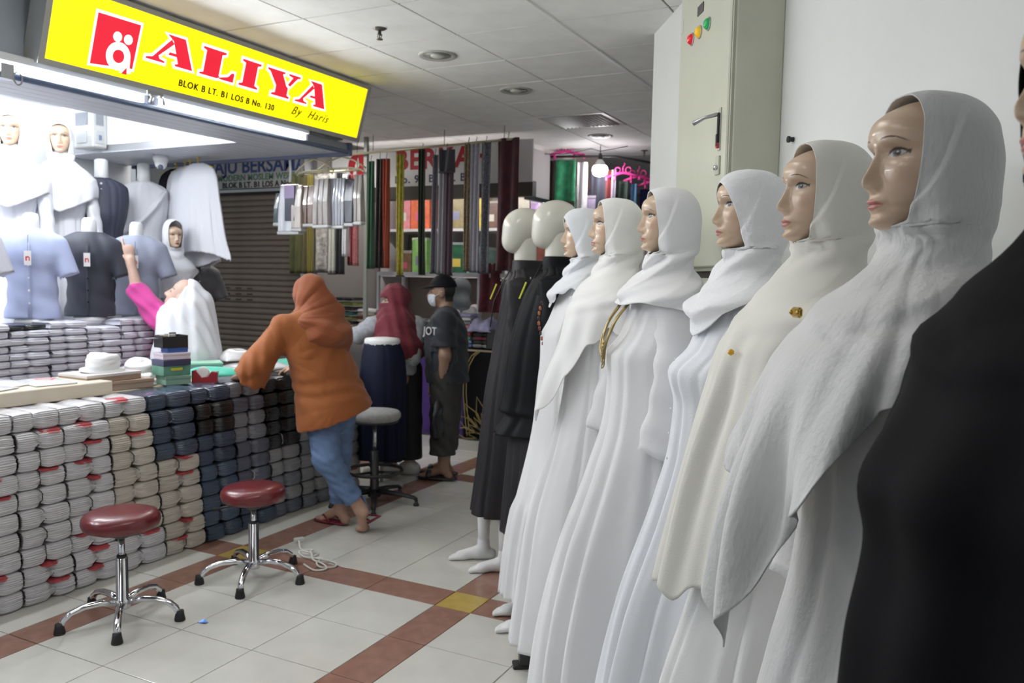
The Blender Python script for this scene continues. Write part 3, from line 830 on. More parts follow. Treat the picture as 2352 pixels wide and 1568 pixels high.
def fold1(th, z):
    f = wraps(8, .0040, .007, ZCH)(th, z)
    z = np.asarray(z); a = np.abs(th)
    ruf = sm(-z, -1.42, -1.15)*.042*np.sin(a*13+(z-1.2)*6)*np.exp(-((a-.45)/.5)**2)
    ds = np.clip(z-hem1(th), 0, 1)
    ruf = ruf+.034*np.exp(-ds/.10)*np.sin(a*19+1.)*np.exp(-((a-.55)/.33)**2)+.010*np.exp(-ds/.05)*np.sin(a*37)*sm(a, .2, .5)*(1-sm(a, .9, 1.3))
    return f+ruf
P = drape(pr, ZCH+.205, hem1, 150, 220, fold1, hang_x0(.046, -.03), .42, ZCH-.03)
cloth('hijab', P, m_w1, t, .0025)
cloth('gown', drape(body_prof(.30, .05, .15, .22, .225, .155), 1.57, lambda th: .05+0*th, 130, 200, skirt_folds(21, .003, .022, (9, 14, 20), 1.0)), m_w1, t)
for s in (-1, 1): sleeve(s, m_w1, t, seed=4+s)
br = obj('brooch', MB().box((-.004, -.014, -.008), (.004, .014, .008), .003), mat('gold brooch', (.62, .42, .10), .2, metal=.9), t)
br.location = (.214, .045, 1.505)
for k in (-1, 1): obj('brooch_bead', MB().lathe([(.001, -.004), (.004, 0), (.001, .004)], 8), mat('gold brooch', (.6, .4, .1)), br, True, loc=(.004, k*.012, 0))
stand(t)

# --- m2: cream hijab hanging in long folds
t = mannequin(2, 'mannequin in a long cream hijab, between the ruffled one and the embroidered one', (-.223, 1.922))
add_head(t, ZCH-.003)
def hem2(th):
    a = np.abs(th)
    return tab(a, [0, .3, .6, .9, 1.3, 1.8, pi], [.87, .88, .95, 1.12, 1.24, 1.28, 1.26])+.012*np.sin(a*20)
pr = hijab_prof(ZCH, throat=.058, bust=.20, mid=.125, wsh=.22)
pr[ZCH-.23] = (.195, .15, .23); pr[ZCH-.33] = (.22, .15, .235); pr[ZCH-.5] = (.27, .16, .235); pr[ZCH-.8] = (.335, .16, .25)
def fold2(th, z):
    z = np.asarray(z); low = sm(-z, -1.5, -1.25)
    return wraps(14, .004, .0, ZCH)(th, z)+low*.012*(np.sin(13*th+2*(z-1))+.6*np.sin(21*th))
P = drape(pr, ZCH+.213, hem2, 130, 180, fold2, hang_x0(.042, .02), .42, ZCH-.025)
cloth('hijab', P, m_w2, t)
cloth('gown', drape(body_prof(.38, .05, .165, .2, .225), 1.57, lambda th: .05+0*th, 110, 170, skirt_folds(31, .004, .026)), m_w5, t)
for s in (-1, 1): sleeve(s, m_w2, t, seed=8+s)
o = obj('brooch', MB().lathe([(.001, -.007), (.007, -.003), (.007, .003), (.001, .007)], 8), mat('amber', (.75, .42, .02), .15), t, True); o.location = (.207, .05, 1.40)
stand(t)

# --- m3: embroidered short scarf
t = mannequin(3, 'mannequin in an embroidered white headscarf, in front of the cabinet edge', (-.468, 2.363))
add_head(t, ZCH+.002)
pr = hijab_prof(ZCH+.002, throat=.066, bust=.15, mid=.12, wsh=.21)
P = drape(pr, ZCH+.215, lambda th: tab(np.abs(th), [0, .35, .8, 1.4, pi], [1.395, 1.42, 1.47, 1.50, 1.46]), 110, 140, wraps(17, .006, .005, ZCH), hang_x0(.020, .34), .52, ZCH-.05)
cloth('headscarf', P, m_emb, t)
cloth('gown', drape(body_prof(.42, .05, .18, .17, .225, .20), 1.57, lambda th: .05+0*th, 120, 180, skirt_folds(41, .004, .026, (3, 4, 7))), m_w3, t)
for s in (-1, 1): sleeve(s, m_w3, t, seed=12+s)
stand(t)
for k in range(5):
    o = obj('button', MB().lathe([(.001, 0), (.004, .001), (.004, .003), (.001, .004)], 8), m_w3, t, True); o.location = (.19+.003*k, .0, 1.33-k*.07); o.rotation_euler = (0, pi/2, 0)

# --- m4: wrapped scarf with a necklace of gold strands
t = mannequin(4, 'mannequin in a wrapped scarf wearing a necklace of many gold strands', (-.813, 2.753))
add_head(t, ZCH+.005)
pr = hijab_prof(ZCH+.005, throat=.062, bust=.155, mid=.135, wsh=.222)
P = drape(pr, ZCH+.218, lambda th: tab(np.abs(th), [0, .35, .8, 1.4, pi], [1.462, 1.465, 1.475, 1.46, 1.40]), 110, 150, wraps(23, .0085, .006, ZCH), hang_x0(.030, .14), .54, ZCH-.05)
cloth('headscarf', P, m_w4, t)
cloth('gown', drape(body_prof(.44, .05, .18, .2, .225, .185), 1.57, lambda th: .05+0*th, 120, 180, skirt_folds(51, .004, .024, (3, 5, 8))), m_w4, t)
for s in (-1, 1): sleeve(s, m_w4, t, seed=16+s)
m_gold = mat('gold strands', (.32, .24, .10), .35, metal=.7)
nk = []
for k in range(9):
    w = .045+.002*k; zb = 1.33-.008*k*1.3; pts = []
    for a in np.linspace(-1, 1, 25):
        z = zb+(1.475-zb)*abs(a)**2.4
        pts.append((.118+tab(z, [1.2, 1.3, 1.40, 1.475], [.085, .088, .062, .010])+.003*math.sin(a*9+k), w*math.sin(a*pi/2)*(.55+.45*abs(a))*(1+.1*math.sin(k*2.1)), z))
    obj('necklace_strand', MB().tube(pts, .0022, 5), m_gold, t, True)
stand(t)

# --- m5: white hijab with long front tail
t = mannequin(5, 'mannequin in a plain long white hijab with a wavy front tail', (-1.109, 3.056))
add_head(t, ZCH+.005)
def hem5(th):
    a = np.abs(th)
    return tab(a, [0, .25, .6, .9, 1.3, pi], [.99, 1.06, 1.19, 1.29, 1.36, 1.36])+.014*np.sin(a*16)
pr = hijab_prof(ZCH+.005, throat=.055, bust=.185, mid=.12, wsh=.22)
pr[ZCH+.005-.5] = (.245, .16, .24); pr[ZCH+.005-.8] = (.33, .16, .25)
P = drape(pr, ZCH+.218, hem5, 120, 160, lambda th, z: wraps(29, .004, .006, ZCH)(th, z)+sm(-np.asarray(z), -1.35, -1.1)*.02*np.sin(np.abs(th)*11), hang_x0(.036, .10), .42, ZCH-.045)
cloth('hijab', P, m_w5, t)
cloth('gown', drape(body_prof(.36, .09, .17, .2, .225, .17), 1.57, lambda th: .10+0*th, 110, 160, skirt_folds(61, .004, .022)), m_w4, t)
for s in (-1, 1): sleeve(s, m_w4, t, seed=20+s)
stand(t)
obj('stand_leg', MB().box((.10, -.03, .0), (.36, .03, .016), .004).box((.29, -.03, .016), (.335, .03, .17), .004), m_black, t)

# --- m6: short scarf, bead cord, gathered gown hem and a bare foot
def foot_sdf(L=.24):
    fs = [cap((0, 0, .10), (0, 0, .05), .034, .036), cap((-.04, 0, .03), (.03, 0, .035), .03, .035), cap((.03, 0, .04), (.13, .005, .022), .034, .026), cap((.11, .012, .02), (.13, -.02, .018), .022, .02)]
    for k, (y, l) in enumerate(((.027, .075), (.008, .072), (-.008, .064), (-.022, .055), (-.034, .044))):
        fs.append(cap((.12, y*.9, .018), (.12+l*.85, y, .012), .012-.0012*k, .0105-.0008*k))
    return cut(U(fs, .012), lambda P: .002-P[:, 2])
FOOT = sdf_mesh('foot', foot_sdf(), (-.09, -.07, -.01), (.24, .07, .16), .005, m_base_white, kind_mesh=True)
t = mannequin(6, 'white mannequin in a gathered gown with beads on a cord, one bare foot showing', (-1.375, 3.395))
add_head(t, ZCH+.0, .97)
pr = hijab_prof(ZCH, throat=.06, bust=.15, mid=.12, wsh=.2)
P = drape(pr, ZCH+.213, lambda th: tab(np.abs(th), [0, .4, 1, pi], [1.42, 1.46, 1.50, 1.47])+.008*np.sin(th*14), 100, 120, wraps(37, .008, .008, ZCH), hang_x0(.022, .36), .54, ZCH-.05)
cloth('headscarf', P, m_w3, t)
bp = body_prof(.27, .13, .17, .2, .225, .17); bp[.60] = (.255, .18, .20); bp[.52] = (.275, .2, .21); bp[.30] = (.31, .2, .22); bp[.13] = (.325, .2, .225)
def gath(th, z):
    z = np.asarray(z)
    return skirt_folds(71, .003, .010)(th, z)+sm(-z, -.58, -.5)*.012*np.sin(26*th+2*np.sin(5*th))
cloth('gown', drape(bp, 1.57, lambda th: .13+0*th, 110, 180, gath), m_w4, t)
for s in (-1, 1): sleeve(s, m_w4, t, seed=24+s)
m_bead = [mat('bead dark', (.03, .015, .012), .3), mat('bead orange', (.35, .10, .03), .3), mat('bead red', (.16, .015, .015), .3)]
for k in range(9):
    o = obj('bead', MB().lathe([(.001, -.010), (.0055, -.006), (.0055, .006), (.001, .010)], 8), m_bead[(k*7) % 3 if k not in (2,) else 1], t, True); o.location = (.178+.012*math.sin(k*.5), .03, 1.44-k*.022)
for s in (-1, 1): link('foot', FOOT, t, (.17, .09*s, 0))
stand(t, -.05)

# --- m7, m8: faceless ivory dummies in dark robes
def egg_head():
    f = U([ell((-.012, 0, .140), (.104, .080, .088)), ell((.038, 0, .095), (.064, .064, .090)), ell((.052, 0, .045), (.048, .046, .045))], .05)
    return sdf_mesh('head', f, (-.14, -.11, -.03), (.15, .11, .27), .008, m_pale, kind_mesh=True)
EGG = egg_head()
def robe_man(label, pos, chin, m, hemz, flare, tagx, lower=None, feet=True, rot=0.):
    t = thing('mannequin', label, 'mannequin', (pos[0], pos[1], 0), ROTM+rot, 'mannequins along the white wall')
    link('head', EGG, t, (-.012, 0, chin-.005))
    obj('neck', MB().lathe([(.07, chin-.17), (.064, chin-.11), (.060, chin-.05), (.058, chin+.05), (.05, chin+.09)], 24, (-.028, 0, 0)), m_pale, t, True)
    c = chin
    bp = {c-.085: (.052, .10, .07), c-.10: (.058, .105, .08), c-.125: (.062, .11, .135), c-.16: (.082, .125,   .17), c-.22: (.10, .135, .19), c-.33: (.118, .135, .195), c-.5: (.135+.1*flare, .13, .19), .95: (.135+.45*flare, .14, .19), .6+.3*(hemz > .5): (.14+.7*flare, .16, .195), hemz: (.145+flare, .18, .20)}
    if hemz > .5: bp.update({c-.16: (.10, .125, .17), c-.22: (.135, .135, .19), c-.33: (.175, .135, .195), c-.5: (.215, .13, .19), .95: (.25, .14, .19), .9: (.262, .16, .195), hemz: (.285, .18, .20)})
    cloth('robe', drape(bp, c-.085, lambda th: hemz+0*th, 90, 130, skirt_folds(int(chin*1000), .004, .014, (4, 7, 11)), cx=-.02), m, t)
    # standing collar
    cp = {c-.12: (.065, .105, .082), c-.085: (.058, .102, .074), c-.05: (.054, .100, .070)}
    cloth('collar', drape(cp, c-.05, lambda th: c-.12+0*th, 8, 40, cx=-.02), m, t, .004)
    obj('placket', MB().tube([(.045, 0, c-.09), (.085, 0, c-.16), (.135, 0, c-.27), (.15, 0, c-.40)], .012, 8, flat=.25, up=(1, 0, 0)), m, t, True)
    for s in (-1, 1):
        sl_ = sleeve(s, m, t, z0=c-.14, zl=.98 if hemz < .5 else .95, r=(.09, .085, .075, .07), out=.175, fwd=-.03, seed=int(30+s+chin*100))
    tg = obj('price_tag', MB().box((-.003, -.008, -.085), (.003, .008, .0)), mat('tag yellow green', (.62, .68, .05), .4), t)
    tg.location = (.125, .05, c-.175); tg.rotation_euler = (0, -.38, 0)
    obj('button', MB().lathe([(.001, 0), (.005, .001), (.005, .003), (.001, .004)], 8), mat('button pale', (.7, .7, .65), .3), t, True, loc=(.098, .012, c-.155), rot=(0, pi/2, 0))
    if feet:
        for s in (-1, 1):
            link('foot', FOOT, t, (.06+.10*(s < 0), .10*s-.02, 0.0))
            obj('shin', MB().lathe([(.030, .09), (.033, .18), (.045, hemz+.1)], 14, (.06+.10*(s < 0), .10*s-.02, 0)), m_base_white, t, True)
    if lower:
        lp = {hemz+.1: (.18, .13, .18), .30: (.22, .14, .19)}
        cloth('trousers', drape(lp, hemz+.1, lambda th: .30+0*th, 20, 80, skirt_folds(5, .004, .012, (3, 8, 11))), lower, t)
        obj('pole', MB().lathe([(.012, .01), (.012, .4)], 10), m_steel, t)
        obj('base', MB().lathe([(.15, .0), (.15, .01), (.012, .014)], 24), m_steel, t)
    return t
robe_man('faceless ivory mannequin in a black collared robe, next to the white gowns', (-1.653, 3.685), 1.702, m_blackc2, .79, .12, 0, lower=m_charc, feet=False)
robe_man('farthest faceless ivory mannequin in a charcoal robe, bare foot on the tiles', (-1.930, 3.905), 1.688, m_charc, .30, .11, 0)
# ================================================================== SHOP COUNTER
m_lam = mat('counter laminate', (.55, .47, .36), .45, var=.05, vscale=6)
t = thing('counter', 'shop counter hidden behind the wrapped bundles', 'counter', (-4.2, 2.9, 0))
obj('carcass', MB().box((-.06, -2.2, 0), (.29, 1.9, .86)), mat('carcass grey', (.45, .43, .4), .6), t)
obj('worktop', MB().box((-.12, -2.22, .86), (.30, 1.92, .895), .004), m_lam, t)
o = tag(obj('long_board', MB().box((-.2, -1.05, 0), (.17, 1.05, .07), .004), mat('beige board', (.60, .53, .42), .5, var=.06, vscale=5, stretch=(1, .2, 1))), 'long beige board lying on the counter at the left edge', 'board')
o.location = (-4.02, 1.88, .896); o.rotation_euler = (0, 0, -.02)

# ---- plastic-wrapped garment bundles, stacked in columns in front of the counter
def bundle_mesh(seed, h=.088, d=.28, w=.25, layers=7):
    r = np.random.RandomState(seed)
    nu, nv = 22, layers*4
    u = np.linspace(-1, 1, nu)
    P = []
    tie = r.uniform(-.12, .12); lay = r.uniform(-.006, .006, layers+1); sk = r.uniform(-.25, .25); tl = r.uniform(-.8, .8)
    pin = np.exp(-((u-tie)/.16)**2)
    hh = h*(1-.24*pin)*(1-.14*np.abs(u)**7)
    xf = d/2*(1-.17*pin-.07*np.abs(u)**6)
    # front (+x) face rows from bottom to top, then over the top to the back and down
    rows = []
    for j in range(nv+1):
        v = j/nv; k = v*layers; li = int(min(k, layers-1)); fr = k-li
        rid = .0062*(np.abs(math.sin(pi*fr))**.6)
        sl = sk*.012*np.sign(u-tie)*(1-2*v)*np.abs(u-tie)
        x = xf-.018*(2*v-1)**4+rid-.007+lay[li]*(.5+.5*np.sin(u*3+li*1.7+seed))
        z = hh*(v-.5)+h/2*1.0+sl*(1-abs(2*v-1))+tl*.012*u*(1-(2*v-1)**2)
        rows.append(np.stack([x, u*w/2+.002*np.sin(j*2.1+u*4), z], -1))
    for xb, zf in ((.25, 1.0), (-.6, 1.0), (-1, .92), (-1, .08), (-.6, 0), (.25, 0)):
        z = h/2+hh*(zf-.5)+(.004*np.sin(u*5+seed) if zf == 1 else 0)
        rows.append(np.stack([xb*xf, u*w/2, z], -1))
    G = np.array(rows)
    mb = MB().grid(G.transpose(1, 0, 2), closed=True)
    n = G.shape[0]
    mb.f.append(tuple(range(n))); mb.f.append(tuple((nu-1)*n+k for k in range(n))[::-1]); mb.mi += [0, 0]
    ti = int(round((tie+1)/2*(nu-1)))
    tp = G[:nv+3, ti]
    tm = MB().tube([(p[0]+.003, p[1]+.012*math.sin(i/(nv)*pi)*np.sign(sk), p[2]) for i, p in enumerate(tp)], .0022, 5)
    return mb, tm
BV = [bundle_mesh(s, layers=l) for s, l in ((1, 9), (2, 10), (3, 8), (4, 11), (5, 9))]
def plas(nm, c, var=.15): return mat(nm, c, .22, spec=.6, coat=.3, var=var, vscale=25, bump=.55, bscale=45, stretch=(1, .25, 2.2))
BM = {'white': plas('wrapped white', (.66, .65, .67)), 'cream': plas('wrapped cream', (.62, .58, .50)), 'grey': plas('wrapped grey', (.24, .25, .28)),
      'slate': plas('wrapped slate', (.13, .14, .18)), 'navy': plas('wrapped navy', (.055, .075, .12)), 'black': plas('wrapped black', (.012, .013, .016)),
      'blue': plas('wrapped blue', (.075, .11, .17)), 'ash': plas('wrapped ash', (.36, .36, .36)), 'inner': mat('folded shirt white', (.72, .72, .80), .5, var=.06, vscale=20)}
m_tie = mat('tie black', (.02, .02, .02), .6); m_tie_w = mat('tie white', (.8, .8, .8), .5)
m_redcard = mat('red print card', (.42, .06, .07), .4, var=.3, vscale=40)
bcache = {}
def bmesh_for(v, k):
    if (v, k) not in bcache: bcache[(v, k)] = BV[v][0].mesh('garment_bundle', BM[k], True)
    return bcache[(v, k)]
TIE = {(v, m.name): BV[v][1].mesh('tie', m, True) for v in range(5) for m in (m_tie, m_tie_w)}
CARD = MB().box((-.05, -.05, -.002), (.002, .05, .002)).add([(.002, -.05, -.002), (.002, .05, -.002), (.012, .035, -.008), (.012, -.03, -.008)], [(0, 1, 2, 3)]).mesh('label_card', m_redcard)
ORD = ['lowest', 'second from floor', 'third from floor', 'fourth from floor', 'fifth from floor', 'sixth from floor', 'seventh from floor', 'eighth from floor', 'ninth from floor', 'topmost']
COLN = ['leftmost', 'second from the left', 'third from the left', 'fourth from the left', 'fifth from the left', 'sixth from the left', 'seventh from the left', 'eighth from the left', 'ninth from the left', 'tenth from the left', 'rightmost']
yt = [1.80, 2.04, 2.265, 2.49, 2.735, 2.98, 3.268, 3.557, 3.807, 4.122, 4.45, 4.78]
yb = [1.81, 2.05, 2.285, 2.54, 2.795, 3.08, 3.355, 3.625, 3.915, 4.165, 4.46, 4.78]
kinds = [['white']*10, ['white']*10, ['white']*10, ['white']*10, ['white']*2+['cream']*7+['white'], ['cream']*6+['navy']*4, ['navy', 'blue', 'blue', 'blue', 'blue', 'navy', 'navy', 'black', 'black', 'navy'],
         ['navy', 'navy', 'slate', 'slate', 'slate', 'slate', 'grey', 'grey', 'slate', 'grey'], ['slate', 'ash', 'grey', 'ash', 'ash', 'black', 'black', 'black', 'black', 'black'],
         ['grey', 'ash', 'ash', 'ash', 'grey', 'ash', 'grey', 'grey', 'grey', 'black'], ['ash', 'cream', 'ash', 'ash', 'ash', 'ash', 'ash', 'grey', 'ash', 'ash']]
KN = {'white': 'white', 'cream': 'cream', 'grey': 'grey', 'slate': 'dark grey', 'navy': 'navy', 'black': 'black', 'blue': 'dark blue', 'ash': 'ash grey'}
for ci in range(11):
    for lv in range(10):
        q = lv/9; y0 = yb[ci]*(1-q)+yt[ci]*q; y1 = yb[ci+1]*(1-q)+yt[ci+1]*q
        k = kinds[ci][lv]; v = random.randrange(5)
        flip = random.random() < .5
        o = link('garment_bundle', bmesh_for(v, k), None, (-3.745+random.uniform(-.008, .008)-(.02 if lv == 9 else 0), (y0+y1)/2, .002+lv*.0895), (0, 0, random.uniform(-.008, .008)), (1, (y1-y0)*.965/.25, 1.0))
        tag(o, '%s wrapped garment bundle, %s, stack %s' % (KN[k], ORD[lv], COLN[ci]), 'garment bundle', 'wrapped bundles stacked along the counter')
        tm = m_tie_w if (k in ('navy', 'black', 'slate') and random.random() < .3) else m_tie
        link('tie', TIE[(v, tm.name)], o)
        if k in ('white', 'cream') and random.random() < .55:
            link('label_card', CARD, o, (.128, random.uniform(-.06, .06), .083), (0, .15, random.uniform(-.3, .3)))

# ---- folded shirts stacked on the inner display table
t = thing('display_table', 'white display table behind the counter carrying stacks of shirts', 'table', (-5.2, 2.95, 0))
obj('top', MB().box((-.29, -1.8, .80), (.45, 1.22, .83), .004), m_inwhite, t)
obj('front_panel', MB().box((.40, -1.78, .02), (.42, 1.20, .80)), m_inwhite, t)
for sx in (-.26, .38):
    for sy in (-1.75, 1.18): obj('leg', MB().box((sx-.02, sy-.02, 0), (sx+.02, sy+.02, .80)), m_steel, t)
SHV = [bundle_mesh(20+s, h=.042, d=.26, w=.24, layers=3) for s in range(3)]
SHM = [a[0].mesh('folded_shirt', BM['inner'], True) for a in SHV]
inner = [(y_*1.02, n_, s_) for y_, n_, s_ in [(2.80, 9, 'leftmost'), (3.04, 8, 'second from the left'), (3.285, 9, 'third from the left'), (3.53, 8, 'fourth from the left'), (3.775, 9, 'fifth from the left'), (4.02, 8, 'rightmost')]]
LV = ['lowest', 'second', 'third', 'fourth', 'fifth', 'sixth', 'seventh', 'eighth', 'ninth']
for y, n, nm in inner:
    for k in range(n):
        o = link('folded_shirt', SHM[random.randrange(3)], None, (-4.90+random.uniform(-.01, .01), y+random.uniform(-.006, .006), .832+k*.0435), (0, 0, random.uniform(-.03, .03)))
        tag(o, 'folded white shirt, %s from the bottom, %s inner stack' % (LV[k], nm), 'folded shirt', 'white shirts stacked inside the shop')
o = link('folded_shirt', SHV[0][0].mesh('folded_shirt', BM['black'], True), None, (-4.92, 3.08, .832+8*.0435+.002), (0, 0, .1), (1, 1.1, .8))
tag(o, 'black wrapped shirt lying on top of a white stack inside the shop', 'folded shirt')

# ---- shirt busts --------------------------------------------------------
def shirt_sdf(sl=.20):
    b = U([ecap((0, 0, .0), (0, 0, .22), .165, .128, (1, 0, 0), .66), ecap((0, 0, .22), (0, 0, .42), .128, .165, (1, 0, 0), .62), cap((0, -.12, .485), (0, .12, .485), .058), ecap((-.01, 0, .50), (-.01, 0, .555), .075, .06, (1, 0, 0), .9), ecap((.02, -.1, .40), (.02, .1, .40), .075, .075, (1, 0, 0), .8)], .05)
    sl_ = [cap((0, s*.15, .475), (.015, s*.215, .475-sl), .060, .062) for s in (-1, 1)]
    f = U([b]+sl_, .025)
    def g(P):
        d = f(P)
        d = d+.004*np.sin(P[:, 2]*45+P[:, 1]*18)*np.clip((.4-P[:, 2])/.3, 0, 1)+.003*np.sin(P[:, 1]*60+P[:, 2]*20)
        d = np.maximum(d, .0-P[:, 2])
        for s in (-1, 1):
            n = np.array([.08, s*.30, -.95]); n /= np.linalg.norm(n)
            far = (np.abs(P[:, 1]) > .165) & (P[:, 1]*s > 0)
            d = np.where(far, np.maximum(d, (P-np.array([.015, s*.215, .478-sl]))@n), d)
        return np.maximum(d, P[:, 2]-.575)
    return g
SHIRT = sdf_mesh('shirt', shirt_sdf(), (-.2, -.34, -.02), (.2, .34, .62), .009, m_blackc2, kind_mesh=True)
DUMMY_NECK = MB().lathe([(.052, .50), (.05, .56), (.048, .61), (.044, .655), (.03, .672), (.001, .675)], 20, (-.01, 0, 0)).mesh('dummy_neck', m_base_white, True)
DUMMY_BASE = MB().lathe([(.11, -.03), (.11, -.015), (.10, -.0), (.05, .002)], 24).mesh('dummy_base', m_base_white, True)
PLK = MB().tube([(.05, 0, .545), (.108, 0, .46), (.118, 0, .38), (.108, 0, .25), (.106, 0, .1), (.108, 0, .01)], .011, 6, flat=.3, up=(1, 0, 0))
m_tagw = mat('swing tag', (.85, .83, .82), .4); m_tagr = mat('swing tag print', (.6, .05, .06), .4)
def bust(label, loc, m, rotz=-.75, sc=.98, tagged=True, plain=False):
    t = thing('shirt_bust', label, 'dress form', loc, rotz, 'shirt busts on the stacks'); t.scale = (sc,)*3
    me = SHIRT.copy(); me.materials.clear(); me.materials.append(m)
    s = link('shirt', me, t)
    pl = obj('placket', PLK, m, s, True)
    for k in range(5): obj('button', MB().lathe([(.001, 0), (.006, .001), (.006, .003), (.001, .004)], 8), m_tagw if m is not m_navyshirt else m_blackc2, s, True, loc=(.121-.002*k, .0, .42-k*.08), rot=(0, pi/2, 0))
    link('dummy_neck', DUMMY_NECK, t); link('dummy_base', DUMMY_BASE, t)
    if tagged:
        g = obj('swing_tag', MB().box((-.001, -.02, -.09), (.001, .02, 0)), m_tagw, t, loc=(.135, .0, .43), rot=(0, 0, 0))
        obj('tag_print', MB().box((.001, -.012, -.062), (.002, -.004, -.035)).box((.001, -.004, -.043), (.002, .008, -.035)).box((.001, .006, -.062), (.002, .012, -.04)), m_tagr, g)
        obj('tag_string', MB().tube([(-.03, 0, .1), (-.005, 0, .03), (0, 0, 0)], .0018, 5), m_tie, g)
    return t
m_blueshirt = mat('light blue shirt', (.42, .47, .68), .65, sheen=.2); m_navyshirt = mat('dark navy shirt', (.022, .025, .04), .6, sheen=.1); m_greyshirt = mat('grey blue shirt', (.33, .36, .46), .65, sheen=.2); m_greyshirt2 = mat('pale grey shirt', (.50, .50, .55), .65)
bust('light blue short-sleeved shirt on a bust, over the stacks', (-5.05, 3.30, 1.235), m_blueshirt)
bust('dark navy short-sleeved shirt on a bust, over the stacks', (-5.05, 3.70, 1.235), m_navyshirt)
bust('grey short-sleeved shirt on a bust, behind the raised hand', (-5.05, 4.07, 1.23), m_greyshirt)
bust('pale grey shirt on a bust cut by the left picture edge', (-5.05, 2.88, 1.235), m_greyshirt2, tagged=False)
bust('charcoal shirt on a bust behind the woman in pink', (-5.20, 4.72, 1.06), mat('charcoal shirt', (.10, .10, .11), .65), rotz=-.4, tagged=False)
t = thing('display_plinth', 'white plinth at the rear of the shop under the dressed dummies', 'plinth', (-5.72, 3.0, 0))
obj('body', MB().box((-.3, -2.6, 0), (.2, 1.75, 1.0)), m_inwhite, t); obj('top', MB().box((-.31, -2.62, 1.0), (.22, 1.77, 1.03), .004), m_inwhite, t)
t = thing('bust_shelf', 'narrow white shelf carrying the shirt busts', 'shelf', (-5.08, 3.4, 0))
obj('board', MB().box((-.12, -1.3, 1.19), (.11, .9, 1.205)), m_inwhite, t)
for y in (-1.2, .8): obj('post', MB().box((-.09, y-.02, .83), (-.05, y+.02, 1.19)), m_steel, t)
o = obj('box_stand', MB().box((-.12, -.12, 0), (.12, .07, 1.025), .004), m_inwhite); tag(o, 'white box stand under the charcoal shirt bust', 'stand'); o.location = (-5.20, 4.72, 0)

# ---- dressed dummies at the rear ----------------------------------------
m_blow = mat('shop gown white', (.86, .86, .90), .7, sheen=.2)
def rear_dummy(label, loc, chin, m, head=None, hij=None, seed=1, rotz=-.7, sl=True, hemd=1.2, bare=False):
    t = thing('dressed_dummy', label, 'mannequin', loc, rotz, 'dressed dummies at the rear of the shop')
    c = chin-loc[2]; k = c/ZCH if 0 else 1
    bp = {c-.07: (.045, .06, .06), c-.105: (.06, .085, .14), c-.14: (.08, .1, .175), c-.22: (.11, .11, .18), c-.34: (.135, .10, .165), c-.48: (.115, .09, .135), c-.66: (.14, .12, .17), c-hemd: (.2, .17, .23)}
    cloth('gown', drape(bp, c-.07, lambda th: c-hemd+0*th, 60, 90, skirt_folds(seed, .003, .018, (4, 7, 10), c-.4)), m, t)
    if sl and not bare:
        for s in (-1, 1): sleeve(s, m, t, z0=c-.12, zl=c-.62, out=.19, seed=seed+s+5)
    if head == 'face': link('head', HEAD, t, (-.006, 0, c))
    obj('dummy_neck', MB().lathe([(.05, c-.14), (.047, c-.03), (.046, c+.02+.04*bare), (.03, c+.03+.04*bare), (.001, c+.032+.04*bare)], 18), m_base_white, t, True)
    if hij:
        cloth('hijab', drape(hijab_prof(c), c+.213, lambda th: tab(np.abs(th), [0, .6, 1.3, pi], [c-.42, c-.36, c-.30, c-.3]), 60, 70, wraps(seed, .004, .006, c), hang_x0(.04, .08, c), .5, c-.03), hij, t)
    obj('pole', MB().lathe([(.014, .0), (.014, c-.4)], 10), m_steel, t); obj('base', MB().lathe([(.13, .0), (.13, .01), (.014, .012)], 24), m_steel, t)
    return t
rear_dummy('white gowned dummy with veiled head cut by the left picture edge', (-5.55, 3.50, 1.03), 2.36, m_blow, 'face', m_blow, 3)
rear_dummy('white gowned dummy with veiled head beside the meter box', (-5.55, 3.86, 1.03), 2.36, m_blow, 'face', m_blow, 4)
d = rear_dummy('headless dummy in a sleeveless black tunic with white buttons', (-5.50, 4.14, 1.03), 2.29, mat('ink tunic', (.030, .033, .055), .6), None, None, 5, -.6, False, 1.0, True)
for k in range(5): obj('button', MB().lathe([(.001, 0), (.008, .001), (.008, .004), (.001, .005)], 8), m_tagw, d, True, loc=(.075+.014*k-.002*k*k, -.005, 1.145-k*.045), rot=(0, pi/2, 0))
d = rear_dummy('headless dummy in a draped white tunic', (-5.54, 4.54, 1.03), 2.31, m_blow, None, None, 6, -.6, False, 1.0, True)
obj('drape_sash', MB().tube([(.08, .14, 1.13), (.135, .05, 1.0), (.15, -.06, .88), (.13, -.15, .80), (.0, -.19, .76)], [.03, .035, .04, .035, .03], 10, flat=.4), m_blow, d, True)
# child dummy in white hood
t = thing('child_dummy', 'small child dummy in a white hood and tunic beside the raised hand', 'mannequin', (-5.08, 4.42, .95), -.35)
link('head', HEAD, t, (0, 0, .77), None, (.80,)*3)
P = drape(hijab_prof(.77, throat=.05, bust=.16, mid=.10, wsh=.15), .983, lambda th: .40+.0*th, 60, 60, wraps(9, .004, .006, .77), hang_x0(.04, .1, .77), .5, .74); P[..., :2] *= .85
cloth('hood', P, m_blow, t)
cloth('tunic', drape({.62: (.05, .05, .06), .5: (.07, .07, .085), .2: (.09, .09, .10), .06: (.10, .1, .11)}, .62, lambda th: .06+0*th, 30, 50, skirt_folds(3, .003, .008)), m_blow, t)
obj('base', MB().lathe([(.1, .0), (.1, .012), (.012, .014), (.012, .5)], 20), m_steel, t)
o = obj('box_stand', MB().box((-.13, -.13, 0), (.13, .13, .948), .004), m_inwhite); tag(o, 'white box stand under the child dummy', 'stand'); o.location = (-5.08, 4.42, 0)
